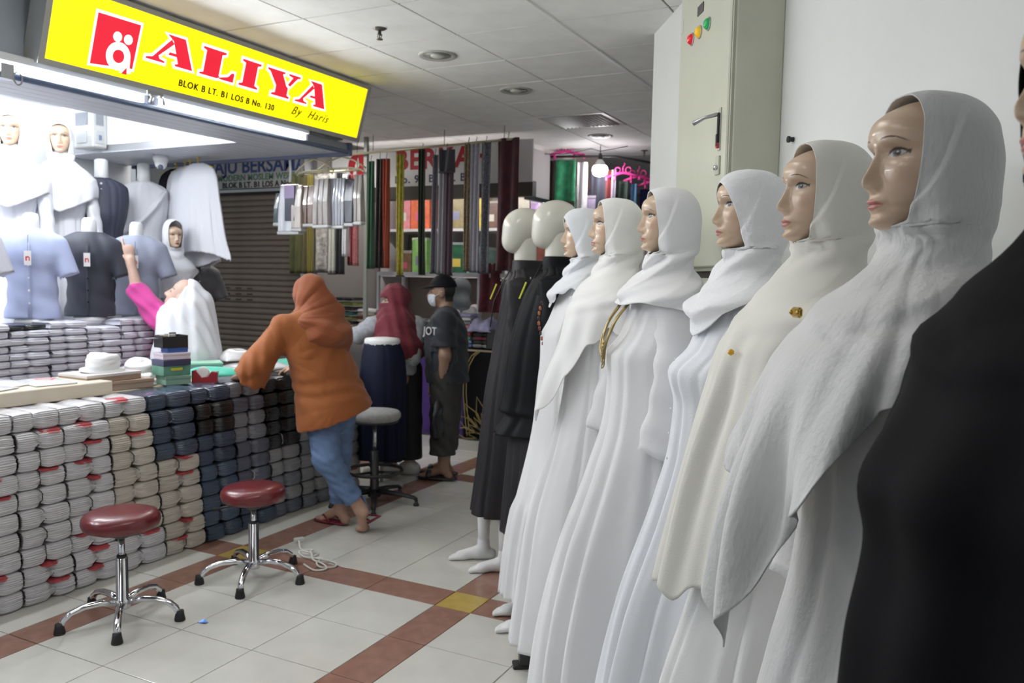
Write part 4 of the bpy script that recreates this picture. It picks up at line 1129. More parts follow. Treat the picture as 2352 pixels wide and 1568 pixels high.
# meter box
t = thing('meter_box', 'pale electricity meter box with a window in the shop', 'meter box', (-5.62, 4.195, 2.44))
mb_ = mat('meter box plastic', (.70, .71, .69), .45)
obj('case', MB().box((-.12, -.12, 0), (.12, 0, .28), .008), mb_, t)
obj('window', MB().box((-.06, -.126, .16), (.07, -.12, .25)), mat('meter glass', (.30, .32, .36), .15), t)
obj('switch_cover', MB().box((-.05, -.130, .03), (.06, -.12, .12), .003), mat('meter cover', (.6, .62, .62), .4), t)
obj('side_window', MB().box((.12, -.09, .16), (.124, -.03, .25)), mat('meter glass', (.3, .32, .36)), t)
obj('side_cover', MB().box((.12, -.095, .03), (.126, -.03, .12)), mat('meter cover', (.6, .62, .62)), t)
obj('switch', MB().box((.126, -.072, .055), (.134, -.055, .09)), mat('meter switch', (.2, .25, .4), .4), t)
# camera on the soffit
t = thing('security_camera', 'small white dome security camera under the soffit', 'camera', (-5.25, 4.46, ZS-.004))
obj('mount', MB().lathe([(.055, 0), (.055, -.03), (.045, -.055), (.04, -.06)], 20), m_base_white, t, True)
obj('eye_ball', MB().lathe([(.001, -.105), (.025, -.098), (.04, -.08), (.045, -.06), (.04, -.045)], 20), m_base_white, t, True)
obj('lens', MB().lathe([(.02, 0), (.02, .008), (.001, .009)], 14), mat('lens', (.12, .14, .2), .1), t, True, loc=(.022, -.022, -.088), rot=(0, 2.2, -.75))

# ---- things on the counter top (z about .896) -----------------------------
ZT = .897
def pack(label, x, y, rz, m, lx=.28, ly=.2, h=.018, z=ZT, pr=None):
    P = np.zeros((9, 12, 3))
    t = obj('flat_pack', MB().box((-lx/2, -ly/2, 0), (lx/2, ly/2, h*.4), .002).add([(-lx/2+.01, -ly/2+.01, h*.4), (lx/2-.01, -ly/2+.01, h*.4), (lx/2-.01, ly/2-.01, h*.4), (-lx/2+.01, ly/2-.01, h*.4), (-lx/4, -ly/4, h), (lx/4, -ly/4, h), (lx/4, ly/4, h), (-lx/4, ly/4, h)],
        [(0, 1, 5, 4), (1, 2, 6, 5), (2, 3, 7, 6), (3, 0, 4, 7), (4, 5, 6, 7)]), m, None, True)
    t.location = (x, y, z); t.rotation_euler = (0, 0, rz); tag(t, label, 'pack', 'flat garment packs on the counter')
    if pr is not None:
        obj('print', MB().tube([(lx*.2*math.cos(a), ly*.22*math.sin(a)*(.5+.5*math.cos(a*2)**2), h+.0005) for a in np.linspace(0, 2*pi, 24)], .006, 4, flat=.1), pr, t)
m_pack = mat('clear pack white', (.85, .85, .86), .2, coat=.4, var=.05, vscale=18, bump=.4, bscale=25); m_rp = mat('pack red print', (.75, .08, .10), .35); m_pack2 = mat('pack rose grey', (.45, .28, .30), .25, coat=.4, var=.3, vscale=15)
ZB = ZT+.071
pack('white pack with red scribble print nearest the left edge of the board', -4.03, 2.35, .3, m_pack, z=ZB, pr=m_rp)
pack('white pack with red ring print at the end of the board', -4.02, 2.68, -.2, m_pack, z=ZB, pr=m_rp)
pack('grey and rose pack behind the board', -4.24, 3.06, .4, m_pack2, lx=.16, z=ZT)
pack('plain white pack at the rear left of the counter', -4.12, 2.52, .2, m_pack, z=ZB)
pack('white pack under the white caps', -4.22, 3.30, .5, m_pack, z=ZT, pr=m_rp, lx=.2)
pack('rose pack at the left edge of the board', -4.03, 2.02, .1, m_pack2, z=ZB)
def flatbox(name, label, loc, rz, size, m, side=None, cat='box'):
    t = thing(name, label, cat, loc, rz)
    obj('tray', MB().box((-size[0]/2, -size[1]/2, 0), (size[0]/2, size[1]/2, size[2]*.62), .002), side or m, t)
    obj('lid', MB().box((-size[0]/2-.002, -size[1]/2-.002, size[2]*.62), (size[0]/2+.002, size[1]/2+.002, size[2]), .002), m, t)
    return t
m_kraft = mat('kraft brown', (.36, .25, .18), .55, var=.1, vscale=9); m_pale = m_pale; m_boxtop = mat('pale box top', (.62, .58, .56), .5)
flatbox('flat_carton', 'lower flat brown carton on the counter', (-4.02, 3.08, ZT), -.15, (.22, .34, .05), m_kraft, mat('kraft side', (.42, .32, .24), .55))
flatbox('flat_carton', 'upper flat carton with pale lid under a white cap', (-4.05, 3.02, ZT+.052), -.02, (.24, .33, .042), m_boxtop, m_kraft)
def capmesh(seed):
    r = np.random.RandomState(seed); P = np.zeros((16, 36, 3)); a = np.arange(36)/36*2*pi
    rad = tab(np.linspace(0, 1, 16), [0, .08, .12, .3, .6, .85, 1], [.118, .120, .088, .090, .086, .065, .001]); zz = tab(np.linspace(0, 1, 16), [0, .08, .12, .3, .6, .85, 1], [0.003, .010, .012, .035, .075, .098, .095])
    for i in range(16):
        w = 1+.04*np.sin(3*a+r.uniform(0, 6))*(i > 4); P[i, :, 0] = rad[i]*np.cos(a)*w*.9; P[i, :, 1] = rad[i]*np.sin(a)*w*1.15; P[i, :, 2] = zz[i]+.006*np.sin(2*a+1)*(i > 3)
    return MB().grid(P, closed=True)
for lb, loc, rt, s in (('white cloth cap lying on the flat cartons', (-4.06, 3.04, ZT+.096), (0, .1, .2), .95), ('white cloth cap tipped up behind the flat cartons', (-4.22, 3.14, ZT+.09), (0, .9, .4), .8), ('white cloth cap standing left of the box pile', (-4.14, 3.34, ZT+.05), (0, .5, -.5), .8), ('white cloth cap flat left of the green boxes', (-3.99, 3.25, ZT+.004), (0, .02, .9), .62)):
    o = obj('white_hat', capmesh(int(s*100)), mat('cap white', (.86, .86, .86), .7), None, True, loc=loc, rot=rt); o.scale = (s,)*3; tag(o, lb, 'cap', 'white caps on the counter')
bx, by = -3.90, 3.38
flatbox('green_box', 'lower pale green box of the pile on the counter', (bx, by, ZT), -.25, (.12, .15, .052), mat('green card', (.20, .33, .25), .45), mat('green card pale', (.24, .40, .31), .45))
t = flatbox('green_box', 'dark green printed box with navy lid in the pile', (bx-.01, by-.005, ZT+.053), -.2, (.13, .165, .092), mat('navy lid', (.05, .05, .11), .4), mat('green print', (.10, .25, .18), .4, var=.3, vscale=16))
obj('print', MB().box((.0665, -.04, .03), (.068, .03, .045)), mat('yellow print', (.6, .55, .05), .4), t)
flatbox('pink_box', 'pink and white flat box in the pile', (bx-.01, by, ZT+.146), -.3, (.13, .16, .038), mat('pinkish white', (.66, .58, .64), .4), mat('white pink side', (.7, .62, .68), .4))
flatbox('blue_box', 'blue flat box in the pile', (bx, by+.01, ZT+.185), -.28, (.09, .12, .027), mat('blue card', (.05, .11, .38), .4))
t = thing('open_box', 'open black box of odds and ends on top of the pile', 'box', (bx-.01, by-.005, ZT+.213), -.25)
for a, b in (((-.055, -.075, 0), (.055, .075, .004)), ((-.055, -.075, .004), (-.051, .075, .07)), ((.051, -.075, .004), (.055, .075, .065)), ((-.055, -.075, .004), (.055, -.071, .07)), ((-.055, .071, .004), (.055, .075, .07))): obj('panel', MB().box(a, b), m_black, t)
obj('flap', MB().box((-.06, -.13, .05), (-.0, -.076, .055)), mat('flap grey', (.2, .2, .24), .5), t)
for k in range(5): obj('contents', MB().box((-.04+.016*k, -.05+.02*(k % 3), .006), (-.028+.016*k, -.01+.02*(k % 3), .07+.008*(k % 3)), .002), mat(('odd a', 'odd b', 'odd c')[k % 3], ((.35, .3, .2), (.5, .48, .45), (.1, .1, .12))[k % 3], .5), t)
# tape dispenser
t = thing('tape_dispenser', 'red tape dispenser beside the green boxes', 'tape dispenser', (-3.80, 3.52, ZT), -.9)
obj('body', MB().prism([(-.07, 0), (.07, 0), (.075, .06), (.04, .065), (.02, .035), (-.015, .03), (-.05, .075), (-.07, .07)], -.022, .022, lambda u, v, t_: (t_, u, v)), mat('dispenser red', (.28, .012, .015), .35), t)
obj('tape_roll', MB().lathe([(.022, -.01), (.038, -.01), (.038, .01), (.022, .01)], 20), mat('tape', (.75, .75, .72), .3), t, True, loc=(0, -.01, .055), rot=(0, pi/2, 0))
obj('cutter', MB().box((-.02, .06, .058), (.02, .078, .066)), m_steel, t)
def crumple(name, label, cat, loc, size, m, seed, rz=0., n=26):
    r = np.random.RandomState(seed); u = np.linspace(-1, 1, n); X, Y = np.meshgrid(u, u, indexing='ij')
    b = np.clip(1-np.abs(X)**4, 0, 1)*np.clip(1-np.abs(Y)**4, 0, 1)
    z = sum(r.uniform(.3, 1)*np.sin(r.uniform(1.5, 6)*X+r.uniform(-5, 5)*Y+r.uniform(0, 6)) for _ in range(6))/6
    Z = size[2]*b*(.75+.5*z)
    ed = 1+.06*np.sin(5*np.arctan2(Y, X)+seed)
    P = np.stack([X*size[0]/2*ed, Y*size[1]/2*ed, np.clip(Z, .001, None)], -1)
    o = obj(name, MB().grid(P), m, None, True, loc=loc, rot=(0, 0, rz), solid=.003); return tag(o, label, cat)
m_mint = mat('mint cloth', (.07, .50, .36), .6, sheen=.2); m_mint2 = mat('mint card', (.36, .62, .48), .45)
crumple('folded_cloth', 'crumpled mint green cloth on the counter', 'cloth', (-4.02, 3.78, ZT+.002), (.22, .34, .06), m_mint, 3, -.4)
crumple('folded_cloth', 'white cloth spread behind the mint cloth', 'cloth', (-4.14, 3.98, ZT+.002), (.3, .4, .03), m_pack, 5, -.3)
crumple('folded_cloth', 'white cloth near the leaning woman on the counter', 'cloth', (-4.10, 4.25, ZT+.002), (.4, .4, .05), m_pack, 6, .2)
crumple('folded_cloth', 'mint edged cloth at the far counter end', 'cloth', (-4.12, 4.58, ZT+.002), (.3, .25, .045), m_mint, 7, .2)
flatbox('green_folder', 'pale mint flat box behind the crumpled cloth', (-4.20, 3.86, ZT+.035), -.65, (.18, .25, .035), m_mint2, mat('folder edge', (.25, .3, .33), .4))
crumple('cushion_pack', 'puffed white pack at the counter rear near the shutter', 'pack', (-4.22, 4.20, ZT+.055), (.16, .26, .09), m_pack, 9, -.3)
crumple('dark_cloth', 'dark grey folded cloth under the leaning hand', 'cloth', (-3.78, 3.72, ZT-.002), (.2, .3, .02), mat('dark grey cloth', (.07, .08, .10), .6), 11, -.2)

# ================================================================== STOOLS
m_maroon = mat('maroon vinyl', (.13, .012, .016), .28, coat=.25, bump=.12, bscale=240)
def stool(label, c, zseat, r, rot, leg_r=.25):
    t = thing('stool', label, 'stool', (c[0], c[1], 0), rot, 'round maroon stools')
    z = zseat
    obj('cushion', MB().lathe([(.02, z-.038), (r*.80, z-.036), (r*.95, z-.026), (r, z-.004), (r*.985, z+.016), (r*.92, z+.032), (r*.75, z+.042), (r*.4, z+.046), (.001, z+.047)], 48), m_maroon, t, True)
    obj('seat_plate', MB().lathe([(.03, z-.075), (.045, z-.065), (.06, z-.05), (r*.72, z-.042), (r*.72, z-.036)], 30), m_black, t, True)
    obj('piston', MB().lathe([(.014, .20), (.014, z-.06)], 18), m_chrome, t, True)
    obj('collar', MB().lathe([(.018, .30), (.021, .292), (.021, .28), (.026, .278)], 18), m_black, t, True)
    obj('column', MB().lathe([(.03, .055), (.034, .07), (.032, .10), (.026, .105), (.025, .285), (.02, .288)], 24), m_chrome, t, True)
    obj('lever', MB().tube([(0, -.05, z-.06), (0, -.12, z-.065), (0, -.2, z-.085)], [.005, .005, .009], 8), m_black, t, True)
    for k in range(5):
        a = 2*pi*k/5; ca, sa = math.cos(a), math.sin(a)
        pts = [(ca*q, sa*q, h) for q, h in ((.025, .085), (.09, .098), (leg_r*.62, .095), (leg_r*.82, .080), (leg_r*.93, .058), (leg_r*.985, .03))]
        l = obj('leg', MB().tube(pts, [.017, .017, .016, .0155, .0155, .015], 12, flat=.85), m_chrome, t, True)
        obj('rubber_foot', MB().lathe([(.023, 0), (.024, .006), (.019, .03), (.0175, .045)], 14, (ca*leg_r, sa*leg_r, 0)), m_rubber, l, True)
    return t
stool('low maroon stool with chrome star base, nearest the camera', (-3.13, 2.42), .452, .163, math.radians(-115), .25)
stool('maroon stool with chrome star base beside the white cable', (-3.00, 3.085), .437, .160, math.radians(-60), .26)
# grey stool
t = thing('stool', 'grey fabric stool with black foot ring behind the leaning woman', 'stool', (-3.31, 4.53, 0), .3)
z = .605; r = .175
obj('cushion', MB().lathe([(.02, z-.035), (r*.9, z-.032), (r, z-.012), (r, z+.012), (r*.93, z+.028), (r*.6, z+.036), (.001, z+.038)], 44), mat('grey fabric', (.33, .33, .32), .85, var=.12, vscale=30, bump=.2), t, True)
obj('seat_plate', MB().lathe([(.04, z-.06), (.06, z-.05), (r*.9, z-.045), (r*.92, z-.033)], 30), m_black, t, True)
obj('piston', MB().lathe([(.013, .35), (.013, z-.05)], 14), m_chrome, t, True)
obj('column', MB().lathe([(.045, .05), (.045, .09), (.03, .10), (.028, .36), (.016, .365)], 20), m_black, t, True)
obj('foot_ring', MB().tube([(.185*math.cos(a), .185*math.sin(a), .225) for a in np.linspace(0, 2*pi, 37)], .012, 8), m_black, t, True)
for k in range(3): obj('ring_spoke', MB().tube([(.03*math.cos(k*2.09), .03*math.sin(k*2.09), .215), (.18*math.cos(k*2.09), .18*math.sin(k*2.09), .225)], .009, 6), m_black, t, True)
for k in range(5):
    a = 2*pi*k/5; ca, sa = math.cos(a), math.sin(a)
    l = obj('leg', MB().tube([(.03*ca, .03*sa, .085), (.16*ca, .16*sa, .075), (.28*ca, .28*sa, .055), (.30*ca, .30*sa, .04)], [.028, .022, .018, .016], 10, flat=.7), m_black, t, True)
    obj('foot', MB().lathe([(.02, 0), (.02, .012), (.012, .02), (.012, .04)], 12, (.295*ca, .295*sa, 0)), m_black, l, True)
# skirt form
t = thing('skirt_form', 'navy skirt on a white waist form behind the grey stool', 'dress form', (-3.54, 4.93, 0))
m_sk = mat('navy skirt', (.006, .008, .025), .7, spec=.2)
cloth('skirt', drape({1.055: (.125, .125, .125), .95: (.165, .14, .155), .75: (.18, .15, .175), .45: (.17, .16, .19), .22: (.17, .17, .20)}, 1.055, lambda th: .22+0*th, 50, 70, skirt_folds(77, .003, .015, (3, 5, 9), 1.0)), m_sk, t)
obj('form_top', MB().lathe([(.118, 1.03), (.128, 1.05), (.130, 1.075), (.122, 1.09), (.06, 1.097), (.001, 1.098)], 36), m_base_white, t, True)
obj('pole', MB().lathe([(.014, .02), (.014, 1.0)], 12), m_steel, t, True)
obj('base', MB().lathe([(.16, 0), (.16, .012), (.10, .022), (.014, .03)], 30), mat('form base', (.6, .6, .58), .4), t, True)
# cable
pts = [(-3.18, 3.62, .01), (-3.12, 3.56, .035), (-3.07, 3.52, .012), (-3.02, 3.55, .008), (-2.98, 3.49, .02), (-2.95, 3.52, .008), (-2.93, 3.44, .008), (-2.88, 3.47, .008), (-2.86, 3.40, .008), (-2.80, 3.36, .007), (-2.74, 3.40, .007), (-2.78, 3.45, .007), (-2.88, 3.44, .015), (-2.98, 3.44, .008), (-3.04, 3.47, .02), (-2.96, 3.47, .025), (-2.90, 3.42, .012), (-2.83, 3.41, .006), (-2.76, 3.36, .006), (-2.80, 3.31, .006), (-2.92, 3.36, .006)]
sp = []
for i in range(len(pts)-1):
    p0, p1, p2, p3 = (Vector(pts[max(0, min(len(pts)-1, i+k))]) for k in (-1, 0, 1, 2))
    for q in np.linspace(0, 1, 6, endpoint=False): sp.append(.5*((2*p1)+(p2-p0)*q+(2*p0-5*p1+4*p2-p3)*q*q+(3*p1-p0-3*p2+p3)*q**3))
t = thing('cable', 'white cable coiled on the red tiles by the stool', 'cable', (0, 0, 0))
obj('cord', MB().tube(sp, .0055, 6), mat('white cable', (.70, .69, .64), .5), t, True)
obj('plug', MB().box((-.03, -.014, 0), (.03, .014, .026), .005), mat('white plug', (.72, .72, .68), .45), t, loc=(-3.19, 3.64, .0), rot=(0, 0, 1))
o = obj('foil_scrap', MB().add([(-.02, -.012, .001), (.018, -.008, .008), (.02, .012, .002), (-.008, .014, .012), (0, 0, .004)], [(0, 1, 4), (1, 2, 4), (2, 3, 4), (3, 0, 4)]), mat('blue foil', (.12, .25, .65), .2, metal=.7), loc=(-2.80, 2.57, 0), solid=.001); tag(o, 'small blue foil scrap on the floor tile', 'scrap')
# ================================================================== PEOPLE
def nz(v): v = _v(v); return v/np.linalg.norm(v)
def frame(fwd, up=(0, 0, 1)):
    f = nz(fwd); l = nz(np.cross(_v(up), f)); u = np.cross(f, l); return np.stack([f, l, u], 1)
def head_sdf(c, R, s=1.):
    c = _v(c); T = lambda p: c+R@(_v(p)*s)
    E_ = lambda p, r: ell(T(p), _v(r)*s, R)
    f = U([E_((-.012, 0, .025), (.092, .074, .098)), E_((.03, 0, -.045), (.058, .055, .068)), E_((.055, 0, -.085), (.026, .028, .024))], .035)
    g = U([cap(T((.083, 0, .012)), T((.104, 0, -.028)), .008*s, .013*s), cap(T((.09, -.012, -.034)), T((.09, .012, -.034)), .009*s)], .008)
    lips = U([cap(T((.082, -.018, -.062)), T((.082, .018, -.062)), .0075*s), cap(T((.081, -.014, -.073)), T((.081, .014, -.073)), .008*s)], .003)
    eyes = U([ell(T((.066, sgn*.031, .005)), _v((.014, .015, .011))*s, R) for sgn in (-1, 1)], .002)
    ears = U([E_((-.005, sgn*.074, -.012), (.022, .010, .032)) for sgn in (-1, 1)], .004)
    return U([U([f, g], .014), lips, eyes, ears], .008)
def head_paint(c, R, V, skin, s=1., lip=(.45, .16, .13)):
    q = (V-_v(c))@R/s; x, y, z = q.T; ay = np.abs(y); col = np.tile(_v(skin), (len(V), 1))
    fr = (x > .03) & (x < .13) & (np.abs(z) < .12) & (ay < .08)
    def lay(m, cc):
        nonlocal col
        m = (np.clip(m, 0, 1)*fr)[:, None]; col = col*(1-m)+_v(cc)*m
    lay(sm(-np.hypot((ay-.031)/1.5, (z-.006)/.62), -.0115, -.0075), (.03, .02, .015))
    lay(sm(.004-np.abs(z-.027-.006*np.cos((ay-.03)*60)), 0, .002)*sm(ay, .010, .016)*sm(-ay, -.056, -.048), (.05, .03, .025))
    lay(sm(-np.hypot(y/2.6, (z+.067)/1.2), -.0095, -.007), lip)
    return col
def hand_sdf(w, R, side, curls, thumb=.0):
    """w wrist, R frame (x fingers, y to the thumb side after *side, z back of hand)"""
    w = _v(w); T = lambda p: w+R@(_v(p)*np.array([1, side, 1]))
    fs = [ecap(T((.012, 0, 0)), T((.072, 0, 0)), .030, .038, R[:, 2], .42), cap(T((-.03, 0, 0)), T((.012, 0, 0)), .025, .024)]
    F_ = []
    for (y, l, r), (c1, c2) in zip(((.029, .072, .0088), (.0098, .080, .0092), (-.0098, .074, .0088), (-.028, .058, .0078)), curls):
        b = _v((.080, y, 0)); a1 = c1; a2 = c1+c2
        p1 = b+_v((math.cos(a1), 0, -math.sin(a1)))*l*.52; p2 = p1+_v((math.cos(a2), 0, -math.sin(a2)))*l*.48
        F_.append(U([cap(T(b), T(p1), r, r*.95), cap(T(p1), T(p2), r*.93, r*.80)], .004))
    F_.append(U([cap(T((.015, .022, -.004)), T((.045, .046, -.012-thumb)), .012, .0105), cap(T((.045, .046, -.012-thumb)), T((.072, .050-thumb, -.018-thumb)), .010, .008)], .004))
    f = U(fs, .012)
    return U([f]+F_, .006)
def limb(*pr, k=.03): return U([cap(pr[i][0], pr[i+1][0], pr[i][1], pr[i+1][1]) for i in range(len(pr)-1)], k)
def foot2(a, t, r=.03):
    a, t = _v(a), _v(t); d = nz((t-a)*np.array([1, 1, 0])); s = np.array([-d[1], d[0], 0])
    fs = [cap(a, a-d*.045-np.array([0, 0, max(0, a[2]-.035)]), .034, .030), cap(a, t-d*.05, .034, .026)]
    fs += [cap(t-d*.05+s*y, t-d*(.0+abs(y-.01)*.9)+s*y, .013, .0095) for y in (-.032, -.017, 0, .017, .03)]
    return U(fs, .014)
def person(label, loc=(0, 0, 0)): return thing('person', label, 'person', loc)
def wrink(f, amp, *terms):
    def g(P):
        d = f(P)
        for kx, ky, kz, ph in terms: d = d+amp*np.sin(P[:, 0]*kx+P[:, 1]*ky+P[:, 2]*kz+ph)
        return d
    return g
m_skin = mat('person skin', (.5, .33, .24), .5, attr='paint', sss=.1)
def bounds(pts, pad): p = np.array(pts); return p.min(0)-pad, p.max(0)+pad
SK = (.46, .28, .20)

# ---- woman in orange leaning on the counter ------------------------------
t = person('woman in orange tunic and jeans leaning on the counter, seen from behind')
hc = _v((-3.335, 3.895, 1.418)); HR = frame((-1, .12, .10))
Ls, Le, Lw = (-3.36, 3.705, 1.235), (-3.47, 3.605, 1.02), (-3.615, 3.645, .948)
Rs, Re, Rw = (-3.225, 4.02, 1.20), (-3.43, 4.16, 1.05), (-3.60, 4.10, .955)
pel = (-3.19, 3.92, .82); che = (-3.29, 3.88, 1.14)
hL, kL, aL, tL = (-3.20, 3.845, .80), (-3.115, 3.79, .47), (-2.955, 3.905, .165), (-3.015, 3.995, .022)
hR, kR, aR, tR = (-3.18, 4.0, .80), (-3.19, 3.99, .46), (-3.205, 4.03, .095), (-3.375, 4.03, .025)
handL = hand_sdf(Lw, frame(nz((-.75, .25, -.30)), (0, .1, 1)), -1, [(.25, .25)]*4); handR = hand_sdf(Rw, frame(nz((-.9, -.1, -.25))), 1, [(.3, .3)]*4)
footL = U([cap(aL, (-2.925, 3.90, .15), .034, .030), cap(aL, (-2.975, 3.965, .035), .033, .028)]+[cap((-2.975+y*.2, 3.965+y, .03), (-3.03+y*.1+abs(y)*.5, 3.985+y, .016), .013, .0095) for y in (-.03, -.015, 0, .015, .03)], .014)
body = U([head_sdf(hc, HR), cap(hc+HR@_v((-.03, 0, -.07)), (-3.285, 3.885, 1.25), .05, .055), ecap(pel, che, .15, .145, (1, 0, 0), .7), limb((Ls, .05), (Le, .041), (Lw, .027)), limb((Rs, .05), (Re, .041), (Rw, .027)), handL, handR,
          limb((hL, .085), (kL, .058), (aL, .036)), limb((hR, .085), (kR, .058), (aR, .036)), footL, foot2(aR, tR)], .02)
sdf_mesh('body', body, (-3.80, 3.50, -.01), (-2.85, 4.30, 1.56), .0065, m_skin, t, lambda V: head_paint(hc, HR, V, SK))
m_or = mat('orange jersey', (.31, .088, .015), .75, sheen=.15, bump=.1, bscale=300); m_or2 = mat('rust scarf', (.27, .070, .020), .75, sheen=.15)
m_jean = mat('blue jeans', (.12, .19, .34), .7, var=.25, vscale=9, bump=.15, bscale=400)
tor = U([ecap(che, (-3.22, 3.915, .92), .205, .195, (1, 0, 0), .72), ecap((-3.22, 3.915, .92), (-3.165, 3.93, .70), .20, .235, (1, 0, 0), .84), ecap((-3.165, 3.93, .70), (-3.13, 3.93, .50), .235, .255, (1, 0, 0), .86), cap(Ls, Rs, .07, .066), cap((-3.29, 3.88, 1.16), (-3.285, 3.885, 1.27), .12, .075)], .07)
tor = cut(tor, lambda P: (.632+.209*(P[:, 0]+3.29)+.241*(P[:, 1]-3.765)-P[:, 2])*.95)
slL = cut(limb((Ls, .072), (Le, .082), ((-3.58, 3.61, .87), .118), k=.05), plane((-3.53, 3.615, .945), (-.62, .05, -.62)))
slR = cut(limb((Rs, .066), (Re, .08), ((-3.60, 4.12, .9), .10), k=.05), plane((-3.50, 4.13, 1.0), (-.7, 0, -.5)))
tun = U([tor, slL, slR], .03)
slit = cap((-3.34, 3.74, .5), (-3.29, 3.715, .79), .028, .004)
tunic = wrink(tun, .0016, (30, 22, 40, 0), (-18, 34, -28, 1.3))
tunic2 = lambda P: np.maximum(tunic(P)+.0045*np.sin(P[:, 2]*80+P[:, 1]*22+8*np.sin(P[:, 1]*6))*np.exp(-((P[:, 2]-.88)/.08)**2)+.005*np.sin(P[:, 0]*75+P[:, 1]*60)*np.clip((3.70-P[:, 1])/.08, 0, 1)*np.clip((1.2-P[:, 2])/.15, 0, 1)+.003*np.sin((P[:, 1]-P[:, 2]*.6)*55)*np.exp(-((P[:, 2]-1.08)/.1)**2), -slit(P))
hd = cut(ell(hc+HR@_v((-.014, 0, .018)), (.112, .093, .118), HR), plane(hc+HR@_v((.062, 0, 0)), HR[:, 0]))
hij = U([hd, cap(hc+HR@_v((-.035, 0, -.06)), (-3.285, 3.885, 1.27), .085, .10), ecap((-3.285, 3.88, 1.245), (-3.26, 3.90, 1.19), .175, .20, (0, 0, 1), .5), ecap((-3.215, 3.92, 1.30), (-3.165, 3.95, 1.08), .11, .075, (1, -.4, 0), .6)], .06)
hijw = wrink(hij, .0026, (16, 28, -52, .5), (-12, 44, 30, 2.))
def fan(P, o, n, ph=0., sh=.55):
    u = (P[:, 0]-o[0])*.892+(P[:, 1]-o[1])*.451; w = P[:, 2]-o[2]; a = np.arctan2(w, u); r_ = np.hypot(u, w)
    return (np.abs(np.sin(n*a+ph+.8*np.sin(a*3)))**sh-.6)*np.clip(r_/.10, 0, 1)*np.clip((.42-r_)/.2, 0, 1)
hijf = lambda P: hijw(P)-.0065*fan(P, (-3.37, 3.80, 1.29), 7)-.003*fan(P, (-3.37, 3.80, 1.29), 13, 1.)
def tunic3(P):
    d = tunic2(P)-.005*fan(P, (-3.33, 3.70, 1.06), 6, .4)-.0035*fan(P, (-3.14, 4.02, .80), 8, 1.2)
    u = P[:, 0]*.892+P[:, 1]*.451; s_ = np.maximum(np.abs(u+1.262)-.13*np.clip(.80-P[:, 2], -1, .2), P[:, 1]-3.84)
    return np.maximum(d, -s_)
sdf_mesh('tunic', tunic3, (-3.75, 3.42, .52), (-2.86, 4.32, 1.4), .0075, m_or, t)
sdf_mesh('hijab', hijf, (-3.5, 3.66, .98), (-3.02, 4.12, 1.58), .006, m_or2, t)
jean = U([ecap((-3.19, 3.92, .84), (-3.19, 3.92, .72), .165, .16, (1, 0, 0), .8), limb((hL, .11), (kL, .078), (aL, .052)), limb((hR, .11), (kR, .078), (aR, .055))], .03)
jean = cut(wrink(jean, .002, (60, 40, 140, 0), (30, -60, 90, 1)), plane((-2.972, 3.885, .205), (.55, .3, -.78)) if 0 else (lambda P: np.where(P[:, 1] < 3.935, (P-_v((-2.985, 3.885, .215)))@nz((.5, .35, -.8)), .14-P[:, 2])))
sdf_mesh('jeans', jean, (-3.4, 3.66, .1), (-2.86, 4.2, .96), .0075, m_jean, t)
m_flip = mat('maroon rubber', (.20, .02, .035), .5)
def sandal(p0, p1, parent, upv=(0, 0, 1)):
    p0, p1 = Vector(p0), Vector(p1)
    s = obj('sandal', MB().tube([p0, p0.lerp(p1, .1), p0.lerp(p1, .35), p0.lerp(p1, .7), p0.lerp(p1, .92), p1], [.018, .040, .046, .038, .034, .015], 14, flat=.2, up=upv), m_flip, parent, True)
    d = (p1-p0).normalized(); u = Vector(upv); l = u.cross(d).normalized()
    for sg in (-1, 1): obj('strap', MB().tube([p0+d*.05+u*.02, p0+d*.09+l*sg*.03+u*.045, p0+d*.15+l*sg*.046+u*.008], .006, 6), m_flip, s, True)
    return s
sandal((-3.04, 3.995, .010), (-2.872, 3.985, .112), t, (-.5, 0, .85)); sandal((-3.40, 4.03, .010), (-3.145, 4.03, .010), t)

# ---- woman in pink pointing up -------------------------------------------
t = person('woman in pink with a white headscarf pointing up inside the shop', (-.05, .03, 0))
hc2 = _v((-4.462, 3.965, 1.378)); HR2 = frame((-.76, -.52, .42))
S1, E1, W1 = (-4.60, 3.90, 1.225), (-4.745, 3.835, 1.415), (-4.79, 3.82, 1.615)
S2, E2, W2 = (-4.36, 3.98, 1.20), (-4.30, 4.02, .97), (-4.36, 3.90, .93)
hp = hand_sdf(W1, frame((-.12, -.06, 1), (.45, .89, 0) if 0 else (.8, -.55, 0)), 1, [(.05, .05), (1.2, 1.4), (1.3, 1.4), (1.3, 1.4)], .015)
body = U([head_sdf(hc2, HR2), cap(hc2+HR2@_v((-.03, 0, -.07)), (-4.47, 3.95, 1.22), .05, .055), ecap((-4.46, 3.96, .85), (-4.48, 3.95, 1.12), .15, .15, (.9, .4, 0), .72), limb((S1, .05), (E1, .040), (W1, .026)), limb((S2, .05), (E2, .04), (W2, .027)), hp, hand_sdf(W2, frame((-.8, -.5, -.1)), -1, [(.4, .4)]*4),
          limb(((-4.50, 3.90, .85), .09), ((-4.50, 3.90, .45), .06), ((-4.50, 3.90, .08), .04)), limb(((-4.43, 4.03, .85), .09), ((-4.43, 4.03, .45), .06), ((-4.43, 4.03, .08), .04)), foot2((-4.50, 3.90, .08), (-4.62, 3.84, .02)), foot2((-4.43, 4.03, .08), (-4.55, 3.97, .02))], .02)
sdf_mesh('body', body, (-4.95, 3.6, -.01), (-4.2, 4.2, 1.82), .007, m_skin, t, lambda V: head_paint(hc2, HR2, V, (.62, .42, .33), 1., (.6, .2, .2)))
m_pk = mat('pink jersey', (.62, .055, .30), .75, sheen=.15)
